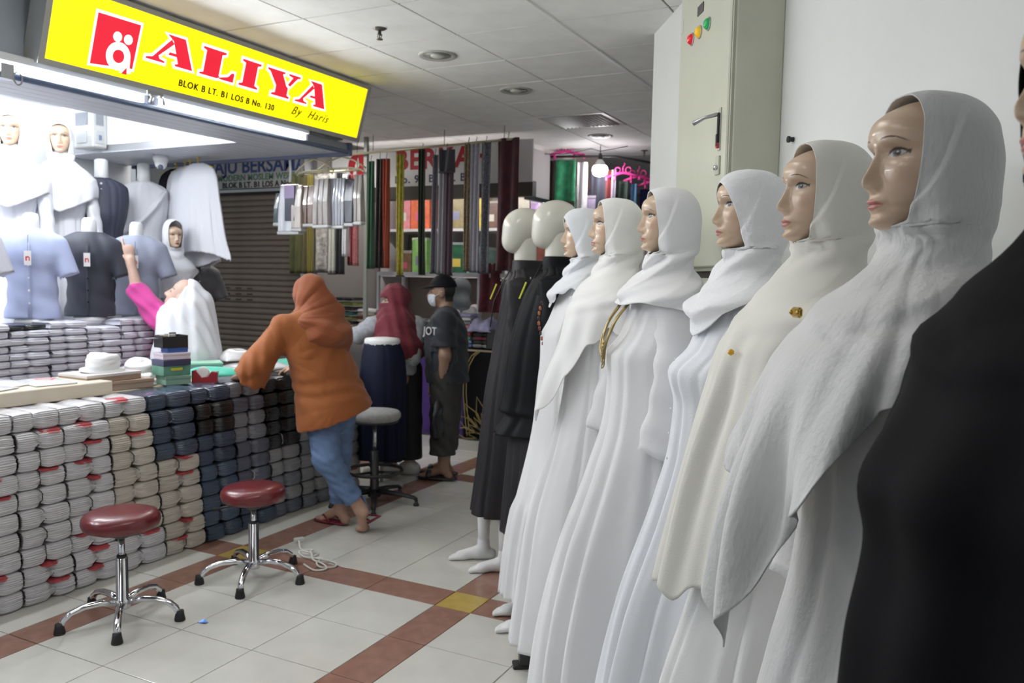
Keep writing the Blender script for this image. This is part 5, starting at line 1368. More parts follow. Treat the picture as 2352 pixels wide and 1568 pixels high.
pk = U([ecap((-4.45, 3.96, .55), (-4.46, 3.96, .9), .21, .20, (.9, .4, 0), .75), ecap((-4.46, 3.96, .9), (-4.48, 3.95, 1.13), .19, .175, (.9, .4, 0), .75), cap(S1, S2, .075, .075), limb((S1, .085), (E1, .068), k=.03), limb((S2, .085), (E2, .07), k=.03)], .045)
pk = cut(wrink(pk, .004, (50, 30, 75, 0), (20, -45, 50, 1)), plane((-4.758, 3.83, 1.455), (-.25, -.06, .96)))
sdf_mesh('pink_top', pk, (-4.95, 3.6, .5), (-4.18, 4.25, 1.56), .008, m_pk, t)
m_ws = mat('white voile scarf', (.80, .80, .85), .7, sheen=.2)
hd2 = cut(ell(hc2+HR2@_v((-.016, 0, .018)), (.110, .092, .116), HR2), plane(hc2+HR2@_v((-.03, 0, .0)), HR2@_v((1, 0, -.30))))
ws = U([hd2, cap(hc2+HR2@_v((-.07, 0, -.05)), (-4.43, 3.97, 1.22), .07, .12), ecap((-4.44, 3.96, 1.20), (-4.40, 3.93, .98), .18, .215, (.75, -.2, 0), .9), ecap((-4.38, 4.02, 1.30), (-4.36, 4.0, 1.02), .13, .19, (.8, .4, 0), .75)], .05)
sdf_mesh('headscarf', wrink(cut(ws, lambda P: .93-P[:, 2]), .0045, (62, 45, 10, 0), (-38, 80, 14, 1)), (-4.72, 3.62, .9), (-4.1, 4.28, 1.56), .007, m_ws, t)

# ---- woman in maroon veil ------------------------------------------------
t = person('woman in a maroon face veil reaching over the counter behind the stool')
hc3 = _v((-3.655, 5.25, 1.352)); HR3 = frame((-.76, -.65, -.08))
S1, E1, W1 = (-3.76, 5.12, 1.16), (-3.84, 5.04, 1.09), (-3.975, 5.02, 1.085)
S2, E2, W2 = (-3.53, 5.36, 1.16), (-3.48, 5.22, .93), (-3.62, 5.10, .98)
body = U([head_sdf(hc3, HR3, .97), cap(hc3-_v((-.02, 0, .07)), (-3.65, 5.25, 1.2), .05, .055), ecap((-3.62, 5.25, .8), (-3.64, 5.25, 1.1), .15, .15, (.95, .3, 0), .7), limb((S1, .05), (E1, .04), (W1, .027)), limb((S2, .05), (E2, .04), (W2, .027)), hand_sdf(W1, frame((-.95, -.2, -.1)), -1, [(.3, .5)]*4), hand_sdf(W2, frame((-.8, -.5, 0)), -1, [(.3, .4)]*4),
          limb(((-3.66, 5.17, .8), .085), ((-3.66, 5.17, .42), .06), ((-3.63, 5.18, .09), .04)), limb(((-3.58, 5.33, .8), .085), ((-3.57, 5.33, .42), .06), ((-3.56, 5.33, .09), .04)), foot2((-3.63, 5.18, .09), (-3.80, 5.12, .03)), foot2((-3.56, 5.33, .09), (-3.73, 5.28, .03))], .02)
sdf_mesh('body', body, (-4.15, 4.85, -.01), (-3.35, 5.55, 1.5), .008, m_skin, t, lambda V: head_paint(hc3, HR3, V, (.5, .36, .28)))
m_mar = mat('maroon veil cloth', (.14, .010, .022), .75, sheen=.1)
vh = ell(hc3+HR3@_v((-.004, 0, .012)), (.118, .095, .122), HR3)
eye = lambda P: np.maximum(np.maximum(np.abs((P-hc3)@HR3[:, 2]-.012)-.021, .045-(P-hc3)@HR3[:, 0]), np.abs((P-hc3)@HR3[:, 1])-.07)
veil = U([vh, cap(hc3-_v((0, 0, .05)), (-3.65, 5.25, 1.2), .088, .11), ecap((-3.65, 5.25, 1.13), (-3.63, 5.25, 1.0), .20, .245, (.95, .3, 0), .85), ecap((-3.72, 5.21, 1.27), (-3.75, 5.18, 1.08), .06, .07, (.95, .3, 0), .6)], .035)
veil = wrink(cut(veil, lambda P: .965+.25*(P[:, 0]+3.6)*-1-P[:, 2]), .0035, (60, 50, 15, 0), (-40, 70, 25, 1))
sdf_mesh('veil', lambda P: np.maximum(veil(P), -eye(P)), (-3.95, 4.98, .85), (-3.38, 5.52, 1.52), .007, m_mar, t)
m_gr = mat('pale grey tunic', (.36, .37, .40), .75, var=.15, vscale=40)
gt = U([ecap((-3.6, 5.25, .72), (-3.63, 5.25, 1.1), .185, .17, (.95, .3, 0), .74), limb((S1, .08), (E1, .062), ((-3.93, 5.02, 1.085), .05), k=.03), limb((S2, .08), (E2, .066), ((-3.58, 5.13, .97), .05), k=.03)], .03)
sdf_mesh('tunic', wrink(cut(gt, lambda P: .80-P[:, 2], plane((-3.93, 5.02, 1.085), (-.95, -.1, 0)), ), .003, (50, 40, 80, 0)), (-4.05, 4.9, .7), (-3.33, 5.55, 1.28), .009, m_gr, t)
m_dk = mat('black trousers cloth', (.016, .016, .022), .75)
sdf_mesh('trousers', cut(U([limb(((-3.66, 5.17, .82), .11), ((-3.66, 5.17, .42), .10), ((-3.63, 5.18, .05), .10)), limb(((-3.58, 5.33, .82), .11), ((-3.57, 5.33, .42), .10), ((-3.56, 5.33, .05), .10))], .03), lambda P: .13-P[:, 2]), (-3.82, 5.0, .1), (-3.4, 5.5, .95), .01, m_dk, t)
m_sn = mat('pale sneaker', (.6, .58, .54), .55)
for a, b in (((-3.63, 5.18), (-3.80, 5.12)), ((-3.56, 5.33), (-3.73, 5.28))):
    a, b = _v((*a, .05)), _v((*b, .035)); d = nz(b-a)
    sdf_mesh('shoe', cut(U([cap(a-d*.04, b, .047, .045), cap(a+np.array([0, 0, .04]), a-d*.02, .045, .045)], .02), lambda P: .003-P[:, 2]), np.minimum(a, b)-.12, np.maximum(a, b)+.12, .009, m_sn, t)

# ---- man with cap and mask -----------------------------------------------
t = person('man in a black cap, face mask and dark T-shirt standing sideways')
hc4 = _v((-3.325, 5.395, 1.425)); HR4 = frame((-.90, -.44, -.04))
S1, E1, W1 = (-3.20, 5.235, 1.225), (-3.185, 5.225, .96), (-3.225, 5.245, .735)
S2, E2, W2 = (-3.36, 5.545, 1.225), (-3.40, 5.58, .96), (-3.46, 5.52, .74)
leg1 = [((-3.24, 5.32, .78), .09), ((-3.24, 5.31, .43), .06), ((-3.24, 5.31, .09), .04)]; leg2 = [((-3.30, 5.47, .78), .09), ((-3.31, 5.47, .43), .06), ((-3.32, 5.46, .09), .04)]
body = U([head_sdf(hc4, HR4), cap(hc4+HR4@_v((-.03, 0, -.07)), (-3.28, 5.39, 1.24), .055, .06), ecap((-3.27, 5.39, .8), (-3.28, 5.39, 1.12), .15, .16, (.96, .28, 0), .68), limb((S1, .052), (E1, .043), (W1, .03)), limb((S2, .052), (E2, .043), (W2, .03)),
          hand_sdf(W1, frame((-.15, .05, -1), (.9, -.4, 0)), 1, [(.35, .5)]*4), hand_sdf(W2, frame((-.15, 0, -1), (-.3, .9, 0)), -1, [(.35, .5)]*4), limb(*leg1), limb(*leg2), foot2((-3.24, 5.31, .09), (-3.42, 5.26, .035)), foot2((-3.32, 5.46, .09), (-3.50, 5.41, .035))], .02)
def pman(V):
    c = head_paint(hc4, HR4, V, (.29, .17, .115))
    q = (V-hc4)@HR4; hair = ((q[:, 2] > .0) | (q[:, 0] < -.03)) & (q[:, 2] > -.07) & (q[:, 0] < .01) & (np.abs(q[:, 0]+.005) > .02)
    c[hair & (np.linalg.norm(q, axis=1) < .14)] = (.01, .01, .01); return c
sdf_mesh('body', body, (-3.62, 5.08, -.01), (-3.06, 5.70, 1.56), .007, m_skin, t, pman)
m_ts = mat('dark navy T-shirt', (.016, .020, .028), .75, sheen=.1)
ts = U([ecap((-3.26, 5.39, .70), (-3.28, 5.39, 1.08), .20, .205, (.96, .28, 0), .80), cap(S1, S2, .078, .078), cap((-3.28, 5.39, 1.15), (-3.285, 5.39, 1.25), .12, .08), limb((S1, .085), (E1, .082), k=.03), limb((S2, .085), (E2, .082), k=.03)], .04)
ts = cut(wrink(ts, .003, (40, 30, 70, 0), (-30, 50, 40, 2)), lambda P: .745-P[:, 2], lambda P: np.where(np.abs((P-_v((-3.28, 5.39, 0)))@nz((.28, -.96, 0))) > .19, 1.03-P[:, 2], -1))
sh_ = sdf_mesh('t_shirt', ts, (-3.6, 5.05, .7), (-3.0, 5.75, 1.36), .008, m_ts, t)
m_prt = mat('shirt print', (.6, .6, .6), .6)
glyphs(text_mesh('JOT', .085, m_prt, .003), t, (-3.285, 5.172, 1.14), Matrix(frame((-.25, -.96, .05))[:, [1, 2, 0]].tolist()), m_prt, 'print_letter')
m_tr = mat('dark olive trousers', (.035, .034, .032), .75)
tr = U([limb(((-3.24, 5.32, .80), .12), ((-3.24, 5.31, .5), .105), ((-3.25, 5.31, .2), .10)), limb(((-3.30, 5.47, .80), .12), ((-3.31, 5.47, .5), .105), ((-3.32, 5.46, .2), .10))], .03)
sdf_mesh('trousers', wrink(cut(tr, lambda P: .20-P[:, 2]), .003, (50, 40, 60, 0)), (-3.5, 5.1, .15), (-3.05, 5.68, .95), .009, m_tr, t)
cp = cut(ell(hc4+HR4@_v((-.012, 0, .028)), (.108, .087, .108), HR4), plane(hc4+HR4@_v((0, 0, .038)), -HR4[:, 2]))
brim = ecap(hc4+HR4@_v((.05, 0, .048)), hc4+HR4@_v((.125, 0, .036)), .072, .055, HR4[:, 2], .12)
cm_ = sdf_mesh('cap', U([cp, brim], .008), hc4-.2, hc4+.2, .006, m_blackc2, t)
mk = cut(ell(hc4+HR4@_v((.034, 0, -.045)), (.074, .064, .072), HR4), plane(hc4+HR4@_v((.045, 0, 0)), -HR4[:, 0]), plane(hc4+HR4@_v((0, 0, -.012)), HR4@_v((.0, 0, 1))))
sdf_mesh('face_mask', mk, hc4-.16, hc4+.16, .005, mat('printed mask', (.62, .66, .72), .7, var=.25, vscale=60), t)
obj('mask_strap', MB().tube([tuple(hc4+HR4@_v(p)) for p in ((.05, .062, -.03), (.02, .074, -.015), (-.012, .082, .01))], .003, 5), m_base_white, t, True)
for a, b in (((-3.14, 5.34), (-3.44, 5.255)), ((-3.22, 5.49), (-3.52, 5.405))):
    s = obj('sandal', MB().tube([Vector((*a, .016)).lerp(Vector((*b, .016)), q) for q in (0, .08, .35, .7, .93, 1)], [.02, .042, .046, .052, .045, .02], 14, flat=.28), m_black, t, True)
    d = (Vector((*b, 0))-Vector((*a, 0))).normalized(); l = Vector((-d.y, d.x, 0)); c = Vector((*a, 0)).lerp(Vector((*b, 0)), .68)
    obj('strap', MB().tube([c+l*(.056*math.cos(q))+Vector((0, 0, .02+.058*math.sin(q))) for q in np.linspace(0, pi, 9)], .02, 8, flat=.2, up=(0, 0, 1)), m_black, s, True)
# bag in his hand
P = np.zeros((12, 18, 3)); a = np.arange(18)/18*2*pi
for i in range(12):
    q = i/11; r = tab(q, [0, .15, .5, 1], [.015, .06, .10, .09]); P[i, :, 0] = r*np.cos(a)*.5*(1+.1*np.sin(3*a+i)); P[i, :, 1] = r*np.sin(a)*(1+.08*np.cos(4*a+i)); P[i, :, 2] = -.30*q
o = obj('carrier_bag', MB().grid(P, closed=True), mat('black film', (.012, .012, .015), .3, bump=.4, bscale=30), None, True, loc=(-3.235, 5.235, .655)); tag(o, 'thin black carrier bag hanging from the hand of the man', 'bag')
# ================================================================== STALLS ACROSS THE AISLE
def clr(n, c, r=.6, **k): return mat(n, c, r, **k)
# ---- shuttered stall -------------------------------------------------------
sh = struct(obj('door_1', MB().box((-8.9, 6.98, 0), (-5.98, 7.02, 2.45)), m_dark))
pr_ = [(-.031, .0), (-.029, -.006), (-.015, -.013), (0, -.015), (.015, -.013), (.029, -.006), (.031, 0)]
slm = MB()
slm.add([(x, y, z) for x in (-1.45, 1.45) for z, y in pr_], [(k, k+1, 7+k+1, 7+k) for k in range(6)])
m_slat = mat('shutter brown', (.19, .155, .125), .5, metal=.15, var=.1, vscale=5)
sme = slm.mesh('slat', m_slat, True)
slot = MB().box((-.042, -.0165, -.008), (.042, -.010, .008)).mesh('vent_slot', m_dark)
for k in range(38):
    s = link('slat', sme, sh, (-7.44, 6.98, .045+k*.063))
    if k in (19, 20, 21):
        for j in range(7): link('vent_slot', slot, s, (-.38+j*.168, 0, 0))
for x in (-5.96,): struct(obj('trim_6', MB().box((x-.03, 6.86, 0), (x+.03, 7.0, 2.8)), m_steel))
hb = struct(obj('trim_7', MB().box((-8.9, 6.90, 2.43), (-5.98, 7.02, 2.47)), m_steel))
t = thing('stall_sign', 'dull white sign with blue lettering over the brown shutter', 'sign', (-6.95, 6.92, 2.62))
obj('board', MB().box((-1.6, -.02, -.16), (1.0, 0, .20)), mat('old sign board', (.50, .50, .49), .6, var=.08, vscale=4), t)
def ytext(parent, s, size, x, z, m, y=-.022, off=0., space=1., align='CENTER', shear=0.):
    glyphs(text_mesh(s, size, m, .002, off, align, shear, 'l', space), parent, (x, y, z), Euler((pi/2, 0, 0)).to_matrix(), m)
ytext(t, 'MAJU BERSAMA', .215, .26, .085, clr('sign navy', (.05, .08, .25)), off=.004)
ytext(t, 'MODERN MOSLEM WEAR', .095, .30, -.035, clr('sign green', (.12, .24, .17)), off=.002, space=1.05)
ytext(t, 'BLOK B LT. B1 LOS A No.', .085, .30, -.115, clr('sign black', (.04, .04, .04)), off=.003, space=1.05)
# ---- stall with scarves ----------------------------------------------------
bs = struct(obj('wall_far', MB().box((-5.95, 8.6, 0), (-3.3, 8.65, ZC)), clr('stall back', (.38, .34, .30))))
ss = struct(obj('trim_8', MB().box((-5.93, 7.0, 0), (-5.88, 8.6, ZC)), clr('stall side', (.33, .31, .29))))
t = thing('stall_sign', 'white sign with big red letters behind the hanging scarves', 'sign', (-4.45, 6.98, 2.62))
obj('board', MB().box((-1.2, -.02, -.19), (1.12, 0, .20)), clr('sign white board', (.85, .83, .82)), t)
mr = clr('sign crimson', (.50, .02, .03))
ytext(t, 'BERKAH', .27, .14, .06, mr, off=.008, space=1.12)
ytext(t, 'No. 98 B  LT. B1,', .105, .05, -.125, clr('sign dark blue', (.06, .07, .14)), off=.002, space=1.2)
obj('emblem', MB().prism(circ(-.86, .04, .125), -.026, -.02, lambda u, v, q: (u, q, v)), mr, t)
obj('emblem_mark', MB().prism([(-.92, -.05), (-.88, -.05), (-.84, .05), (-.86, .12), (-.89, .05)], -.03, -.026, lambda u, v, q: (u, q, v)), clr('sign white board', (.6, .6, .6)), t)
struct(obj('trim_9', MB().box((-5.9, 6.97, 2.30), (-3.33, 7.05, 2.44)), clr('stall lintel', (.10, .085, .075))))
for i, x in enumerate((-5.2, -4.25)):
    tube_lamp('fluorescent_lamp', 'lit tube lamp over the stall shelves, '+('left one', 'right one')[i], x-.42, x+.42, 7.35, 2.50, m_tube_st, 'tubes in the scarf stall', 'x')
# metal post and rail
t = thing('scarf_rail', 'thin metal rail hung with scarves under the ceiling', 'rail', (-4.16, 6.60, 2.735))
obj('tube', MB().tube([(-.95, 0, -.02), (.80, 0, .025)], .011, 8), mat('brass rail', (.50, .46, .30), .35, metal=.6), t, True)
for x in (-.70, .1, .72): obj('hanging_wire', MB().tube([(x, 0, 0), (x, 0, .148)], .003, 5), m_black, t)
o = obj('metal_post', MB().box((-.018, -.018, 0), (.018, .018, 2.88)).box((-.06, -.06, 0), (.06, .06, .008)), mat('post grey green', (.28, .29, .27), .5)); tag(o, 'thin grey metal post at the stall corner', 'post'); o.location = (-4.985, 6.66, 0)
def px_x(px, y=6.6): return (-4.948+(px-840)*.004716)*(y/6.6)
def px_z(py): return 1.55+(631-py)*.00420
def stripmat(n, c1, c2=None, sc=30.):
    return mat(n, c1, .75, sheen=.15, var=.35 if c2 else .08, vscale=sc, dark=c2)
def scarf(label, x0, x1, y0, y1, m, Y=6.6, seed=0, tw=0., cat='scarf', fringe=None, hook=True, grp='scarves hanging at the stall'):
    r = np.random.RandomState(seed); xa, xb = px_x(x0, Y), px_x(x1, Y); zt, zb = px_z(y0), px_z(y1); w = xb-xa
    t = thing('scarf', label, cat, ((xa+xb)/2, Y, zb), 0, grp)
    n, k = 26, 20; u = np.linspace(-.5, .5, k); P = np.zeros((n, k, 3))
    for i in range(n):
        q = i/(n-1)
        P[i, :, 0] = u*w*(1-.14*math.sin(q*pi)*(.4+.6*r.rand()*0))+tw*w*math.sin(q*3)
        P[i, :, 1] = (.018+.01*q)*np.sin(u*(9+2*(seed % 3))+seed+q*1.5)
        P[i, :, 2] = (zt-zb)*(1-q)
    o = obj('cloth', MB().grid(P), m, t, True, solid=.006)
    if fringe: obj('fringe', MB().box((-w/2, -.02, -.012), (w/2, .02, .0)), fringe, t)
    if hook: obj('hook', MB().tube([(0, 0, zt-zb-.01), (0, 0, zt-zb+.03), (.008, 0, zt-zb+.045), (0, 0, zt-zb+.055)], .003, 5), m_black, t)
    return t
fb = clr('fringe black', (.02, .02, .025))
scarf('dark green scarf next to the metal post', 846, 861, 372, 618, stripmat('s dgreen', (.03, .10, .05)), seed=1)
scarf('black and brown scarf beside the green one', 866, 886, 368, 616, stripmat('s blackbrown', (.03, .018, .015), (.008, .006, .006)), seed=2)
scarf('rust red scarf beside the black one', 886, 898, 368, 616, stripmat('s rust', (.32, .055, .025)), seed=3)
scarf('mustard yellow scarf hanging alone', 919, 934, 360, 632, stripmat('s mustard', (.40, .36, .05), (.28, .25, .03)), seed=4, fringe=fb)
scarf('black green scarf hanging alone', 971, 986, 352, 630, stripmat('s blackgreen', (.018, .028, .012)), seed=5)
scarf('speckled grey scarf left of the pale band', 1000, 1016, 366, 624, stripmat('s greyspeck', (.20, .19, .22), (.10, .095, .12), 160), seed=6, fringe=fb)
scarf('pale grey scarf in the middle of the grey trio', 1016, 1032, 366, 626, stripmat('s palegrey', (.42, .41, .44)), seed=7, fringe=fb)
scarf('mauve grey scarf right of the pale band', 1032, 1048, 368, 628, stripmat('s mauve', (.15, .10, .13)), seed=8, fringe=fb)
scarf('small charcoal scarf folded over the rail front', 1018, 1051, 358, 405, stripmat('s charcoal', (.07, .07, .085)), Y=6.55, seed=9, fringe=fb)
scarf('tan patterned scarf left of the white one', 1076, 1090, 346, 618, stripmat('s tan', (.34, .27, .17), (.16, .11, .07), 60), seed=10, fringe=fb)
scarf('white lavender scarf hanging by the maroon cloth', 1090, 1110, 346, 620, stripmat('s lav', (.50, .49, .55)), seed=11, fringe=fb)
scarf('grey chevron scarf hanging by the maroon cloth', 1110, 1133, 346, 622, stripmat('s chevron', (.20, .20, .23), (.07, .07, .09), 70), seed=12, fringe=fb)
scarf('tall dark maroon cloth hanging at the stall end', 1145, 1192, 340, 618, stripmat('s maroon', (.065, .010, .018), (.035, .006, .012), 12), seed=13)
scarf('wide maroon cloth draped down to the table', 1108, 1158, 600, 712, stripmat('s maroon2', (.10, .008, .018), (.05, .004, .01), 20), Y=6.955, seed=14, hook=False)
# the ones on the left, behind the hanging packs
t = thing('scarf_rail', 'second metal rail with olive and grey scarves before the shutter', 'rail', (-5.45, 6.60, 2.56))
obj('tube', MB().tube([(-.52, 0, 0), (.46, 0, 0)], .011, 8), mat('brass rail', (.5, .46, .3)), t, True)
for x in (-.45, .4): obj('hanging_wire', MB().tube([(x, 0, 0), (x, 0, .32)], .003, 5), m_black, t)
scarf('olive green scarf nearest the shutter', 641, 668, 395, 632, stripmat('s olive', (.060, .065, .015), (.04, .04, .012), 8), seed=21)
scarf('brown olive scarf second from the shutter', 666, 690, 395, 632, stripmat('s olivebr', (.085, .070, .025)), Y=6.62, seed=22)
scarf('yellow olive scarf beside the floral one', 690, 704, 395, 632, stripmat('s oliveye', (.17, .14, .02)), seed=23)
scarf('grey floral scarf with light blossoms', 705, 745, 395, 626, stripmat('s floral', (.38, .36, .33), (.11, .10, .095), 24), seed=24, fringe=fb)
scarf('off white scarf beside the floral one', 745, 763, 395, 630, stripmat('s offwhite', (.52, .52, .46)), seed=25, fringe=fb)
scarf('black scarf beside the off white one', 763, 783, 395, 632, stripmat('s black', (.012, .012, .016)), seed=26)
scarf('short bright white scarf before the black one', 784, 796, 400, 590, stripmat('s white', (.75, .76, .8)), Y=6.55, seed=27)
scarf('red patterned scarf near the metal post', 798, 812, 400, 608, stripmat('s redpat', (.30, .04, .05), (.12, .02, .025), 90), seed=28, fringe=fb)
scarf('pink patterned scarf near the metal post', 812, 822, 400, 612, stripmat('s pinkpat', (.50, .22, .22), (.35, .1, .1), 90), seed=29)

# ---- table, cloths, shelf frame ------------------------------------------------
t = thing('market_table', 'long market table of the scarf stall', 'table', (-4.3, 7.15, 0))
obj('top', MB().box((-1.55, -.36, .83), (1.2, .35, .86), .004), clr('table top', (.35, .28, .2)), t)
for x in (-1.5, 0, 1.15):
    for y in (-.3, .3): obj('leg', MB().box((x-.02, y-.02, 0), (x+.02, y+.02, .83)), m_steel, t)
def tcloth(label, x0, x1, m, seed, zt=.868):
    n, k = 16, 30; P = np.zeros((n, k, 3)); u = np.linspace(x0, x1, k)
    for i in range(n):
        q = i/(n-1)
        if q < .3: P[i, :, 1] = 7.3-(7.3-6.775)*q/.3; P[i, :, 2] = zt
        else: P[i, :, 1] = 6.775-.012-.012*np.sin(u*26+seed)*(q-.3); P[i, :, 2] = zt-(zt-.015)*(q-.3)/.7
        P[i, :, 0] = u
    o = obj('table_cloth', MB().grid(P), m, None, True, solid=.004); return tag(o, label, 'table cloth')
tcloth('purple cloth hanging from the market table behind the man', -4.75, -3.915, clr('purple cloth', (.055, .012, .17), .6, sheen=.2), 1)
bk = tcloth('black table cloth with gold arch and rosette print', -3.905, -3.12, clr('black cloth', (.004, .004, .005)), 2)
tcloth('grey cloth hanging from the left half of the market table', -5.85, -4.76, clr('grey table cloth', (.12, .11, .11), .7), 3)
mg = clr('gold print', (.30, .23, .08), .45, metal=.3)
def gold(pts, r=.008): obj('gold_print', MB().tube([(x, 6.748, z) for x, z in pts], r, 5, flat=.35, up=(0, 1, 0)), mg, bk, True)
def gx(px): return -3.614+(px-1130)*.00437
def gz(py): return (1010-py)*.00420
for off in (0, 7): gold([(gx(px+off), gz(py)) for px, py in ((1098-off*.2, 806), (1082, 818), (1070, 840), (1063, 872), (1063, 905), (1066, 940), (1070, 975), (1074, 1000))], .006)
for k in range(7):
    a0 = .25+k*.38; c = _v((gx(1125), gz(1000)))
    tip = c+_v((math.cos(a0+.5), math.sin(a0+.5)))*.40; l = c+_v((math.cos(a0+.28), math.sin(a0+.28)))*.25; r_ = c+_v((math.cos(a0+.72), math.sin(a0+.72)))*.25
    if min(l[0], r_[0]) < -3.9: continue
    gold([tuple(c+.12*nz(l-c)), tuple(l), tuple(tip), tuple(r_), tuple(c+.12*nz(r_-c))], .006)
    gold([tuple(c+.06*nz(l-c)), tuple((l+c)/2), tuple((tip+c)/2+.1*(tip-c)), tuple((r_+c)/2)], .006)
kb = struct(obj('trim_10', MB().box((-3.9, 6.82, 0), (-2.9, 6.88, .06)), clr('kerb grey', (.42, .42, .38))))
t = thing('shelf_frame', 'pale metal shelf frame standing over the market table', 'shelf', (-4.2, 7.0, .862))
mf = clr('frame pale', (.50, .50, .54), .4)
obj('top_beam', MB().box((-.88, -.03, .68), (.78, .0, .72)), mf, t); obj('board', MB().box((-.88, 0, .70), (.78, .45, .715)), mf, t)
for x in (-.88, .30, .76): obj('upright', MB().box((x, -.03, 0), (x+.025, 0, .68)), mf, t)
for x in (-.88, .76): obj('upright', MB().box((x, .42, 0), (x+.025, .45, .70)), mf, t)
# folded cloth piles on the table
CF = [bundle_mesh(40+s, h=.034, d=.20, w=.22, layers=2) for s in range(3)]
cfc = {}
PAL = {'lavender': (.34, .33, .50), 'white': (.68, .68, .68), 'pink': (.50, .20, .25), 'red': (.42, .05, .06), 'green': (.10, .28, .18), 'blue': (.13, .18, .40), 'sky blue': (.25, .45, .62), 'black': (.02, .02, .024), 'maroon': (.13, .015, .03), 'mustard': (.38, .32, .06), 'grey': (.25, .25, .26), 'teal': (.03, .13, .15), 'purple': (.16, .05, .26), 'beige': (.45, .38, .30), 'striped green': (.22, .25, .05), 'cream': (.60, .56, .42)}
def pile(names, px, Y, z0, where, wsc=1., dz=.036):
    for k, nm in enumerate(names):
        key = (k % 3, nm)
        if key not in cfc: cfc[key] = CF[k % 3][0].mesh('folded_cloth', mat('cloth '+nm, PAL[nm], .7, var=.2, vscale=25, sheen=.1), True)
        o = link('folded_cloth', cfc[key], None, (px_x(px, Y)+random.uniform(-.008, .008), Y, z0+k*dz), (0, 0, -pi/2+random.uniform(-.06, .06)), (1, wsc, 1.))
        tag(o, '%s folded cloth, %s from below in the pile %s' % (nm, LV[k] if k else 'first', where), 'folded cloth', 'folded cloths piled on the market table')
ZM = .874
pile(['blue', 'sky blue', 'green', 'red', 'white', 'pink', 'grey', 'white', 'lavender'], 1082, 6.93, ZM, 'right of the man', 1.0)
pile(['grey', 'black', 'maroon', 'black'], 1130, 6.93, ZM, 'left of the charcoal robe', .95)
pile(['white', 'grey', 'white', 'grey', 'white', 'black', 'white'], 975, 6.93, ZM, 'between the veil and the man', 1.0)
pile(['lavender', 'white', 'sky blue', 'white', 'lavender', 'purple', 'white'], 1030, 6.93, ZM, 'behind the back of the man', 1.)
pile(['black', 'maroon', 'black', 'beige', 'pink', 'beige', 'maroon', 'beige', 'white'], 858, 7.0, ZM, 'left of the maroon veil', 1.)
pile(['maroon', 'grey', 'beige', 'white', 'pink', 'beige', 'cream'], 915, 7.0, ZM, 'behind the maroon veil', 1.)
pile(['black', 'maroon', 'pink', 'black', 'striped green', 'teal', 'black', 'striped green', 'black'], 795, 6.98, ZM, 'left of the metal post', 1.15, .05)
pile(['maroon', 'black', 'grey', 'maroon', 'black', 'pink'], 750, 6.98, ZM, 'behind the orange headscarf', 1.0)
crumple('cloth_heap', 'crumpled white and lavender cloth heaped on the market table', 'cloth heap', (px_x(1125, 6.93), 6.93, ZM+.158), (.25, .25, .16), clr('cloth lavender', (.34, .33, .5)), 13)
crumple('cloth_heap', 'purple and white cloth heap behind the man', 'cloth heap', (px_x(1095, 7.18), 7.18, ZM+.0), (.3, .24, .42), clr('cloth white', (.68, .68, .68)), 14)
crumple('cloth_heap', 'pale blue cloth heap behind the neck of the man', 'cloth heap', (px_x(1052, 7.2), 7.2, ZM+.0), (.26, .24, .42), clr('cloth sky blue', (.25, .45, .62)), 15)
crumple('cloth_heap', 'glossy copper coloured wrap beside the orange scarf', 'cloth heap', (px_x(790, 6.8), 6.84, ZM), (.22, .12, .17), mat('copper wrap', (.5, .33, .24), .25, metal=.5), 16)
o = tag(obj('wire_basket', MB().box((-.13, -.1, 0), (.13, .1, .012)).box((-.13, -.1, .012), (-.122, .1, .17)).box((.122, -.1, .012), (.13, .1, .17)).box((-.13, -.1, .012), (.13, -.092, .17)).box((-.13, .092, .012), (.13, .1, .17)).box((-.14, -.11, .16), (.14, -.092, .18)), clr('basket black', (.02, .02, .02))), 'black plastic basket on the market table by the charcoal robe', 'basket'); o.location = (px_x(1166, 6.93), 6.92, ZM)
# shelves inside the stall
t = thing('stall_shelf', 'white wall shelf crowded with coloured goods inside the stall', 'shelf', (-4.55, 8.3, 0))
msf = clr('shelf white', (.62, .60, .60), .4)
for z in (1.02, 1.56, 2.08): obj('shelf_board', MB().box((-1.25, -.28, z-.03), (1.2, .28, z)), msf, t)
for x in (-1.25, -.42, .40, 1.17): obj('upright', MB().box((x, -.27, 0), (x+.03, .27, 2.5)), msf, t)
goods = [('pink', (.60, .22, .24), 'upper'), ('orange red', (.55, .12, .05), 'upper'), ('gold brown', (.25, .20, .09), 'upper'), ('yellow', (.62, .45, .05), 'upper'), ('brown', (.14, .08, .06), 'upper'), ('cream', (.6, .55, .45), 'upper'), ('violet', (.35, .22, .45), 'upper'), ('magenta', (.55, .12, .35), 'upper'), ('lilac', (.5, .42, .58), 'upper'),
         ('wooden brown', (.16, .10, .05), 'lower'), ('light green', (.25, .48, .14), 'lower'), ('dark green', (.02, .10, .05), 'lower'), ('pale teal', (.25, .40, .36), 'lower'), ('black', (.02, .02, .02), 'lower'), ('brick', (.25, .07, .04), 'lower'), ('orange', (.65, .28, .05), 'lower'), ('pale grey', (.45, .45, .45), 'lower'), ('white', (.65, .62, .66), 'lower'), ('pale pink', (.58, .45, .48), 'lower')]
xs = {'upper': -5.62, 'lower': -5.62}
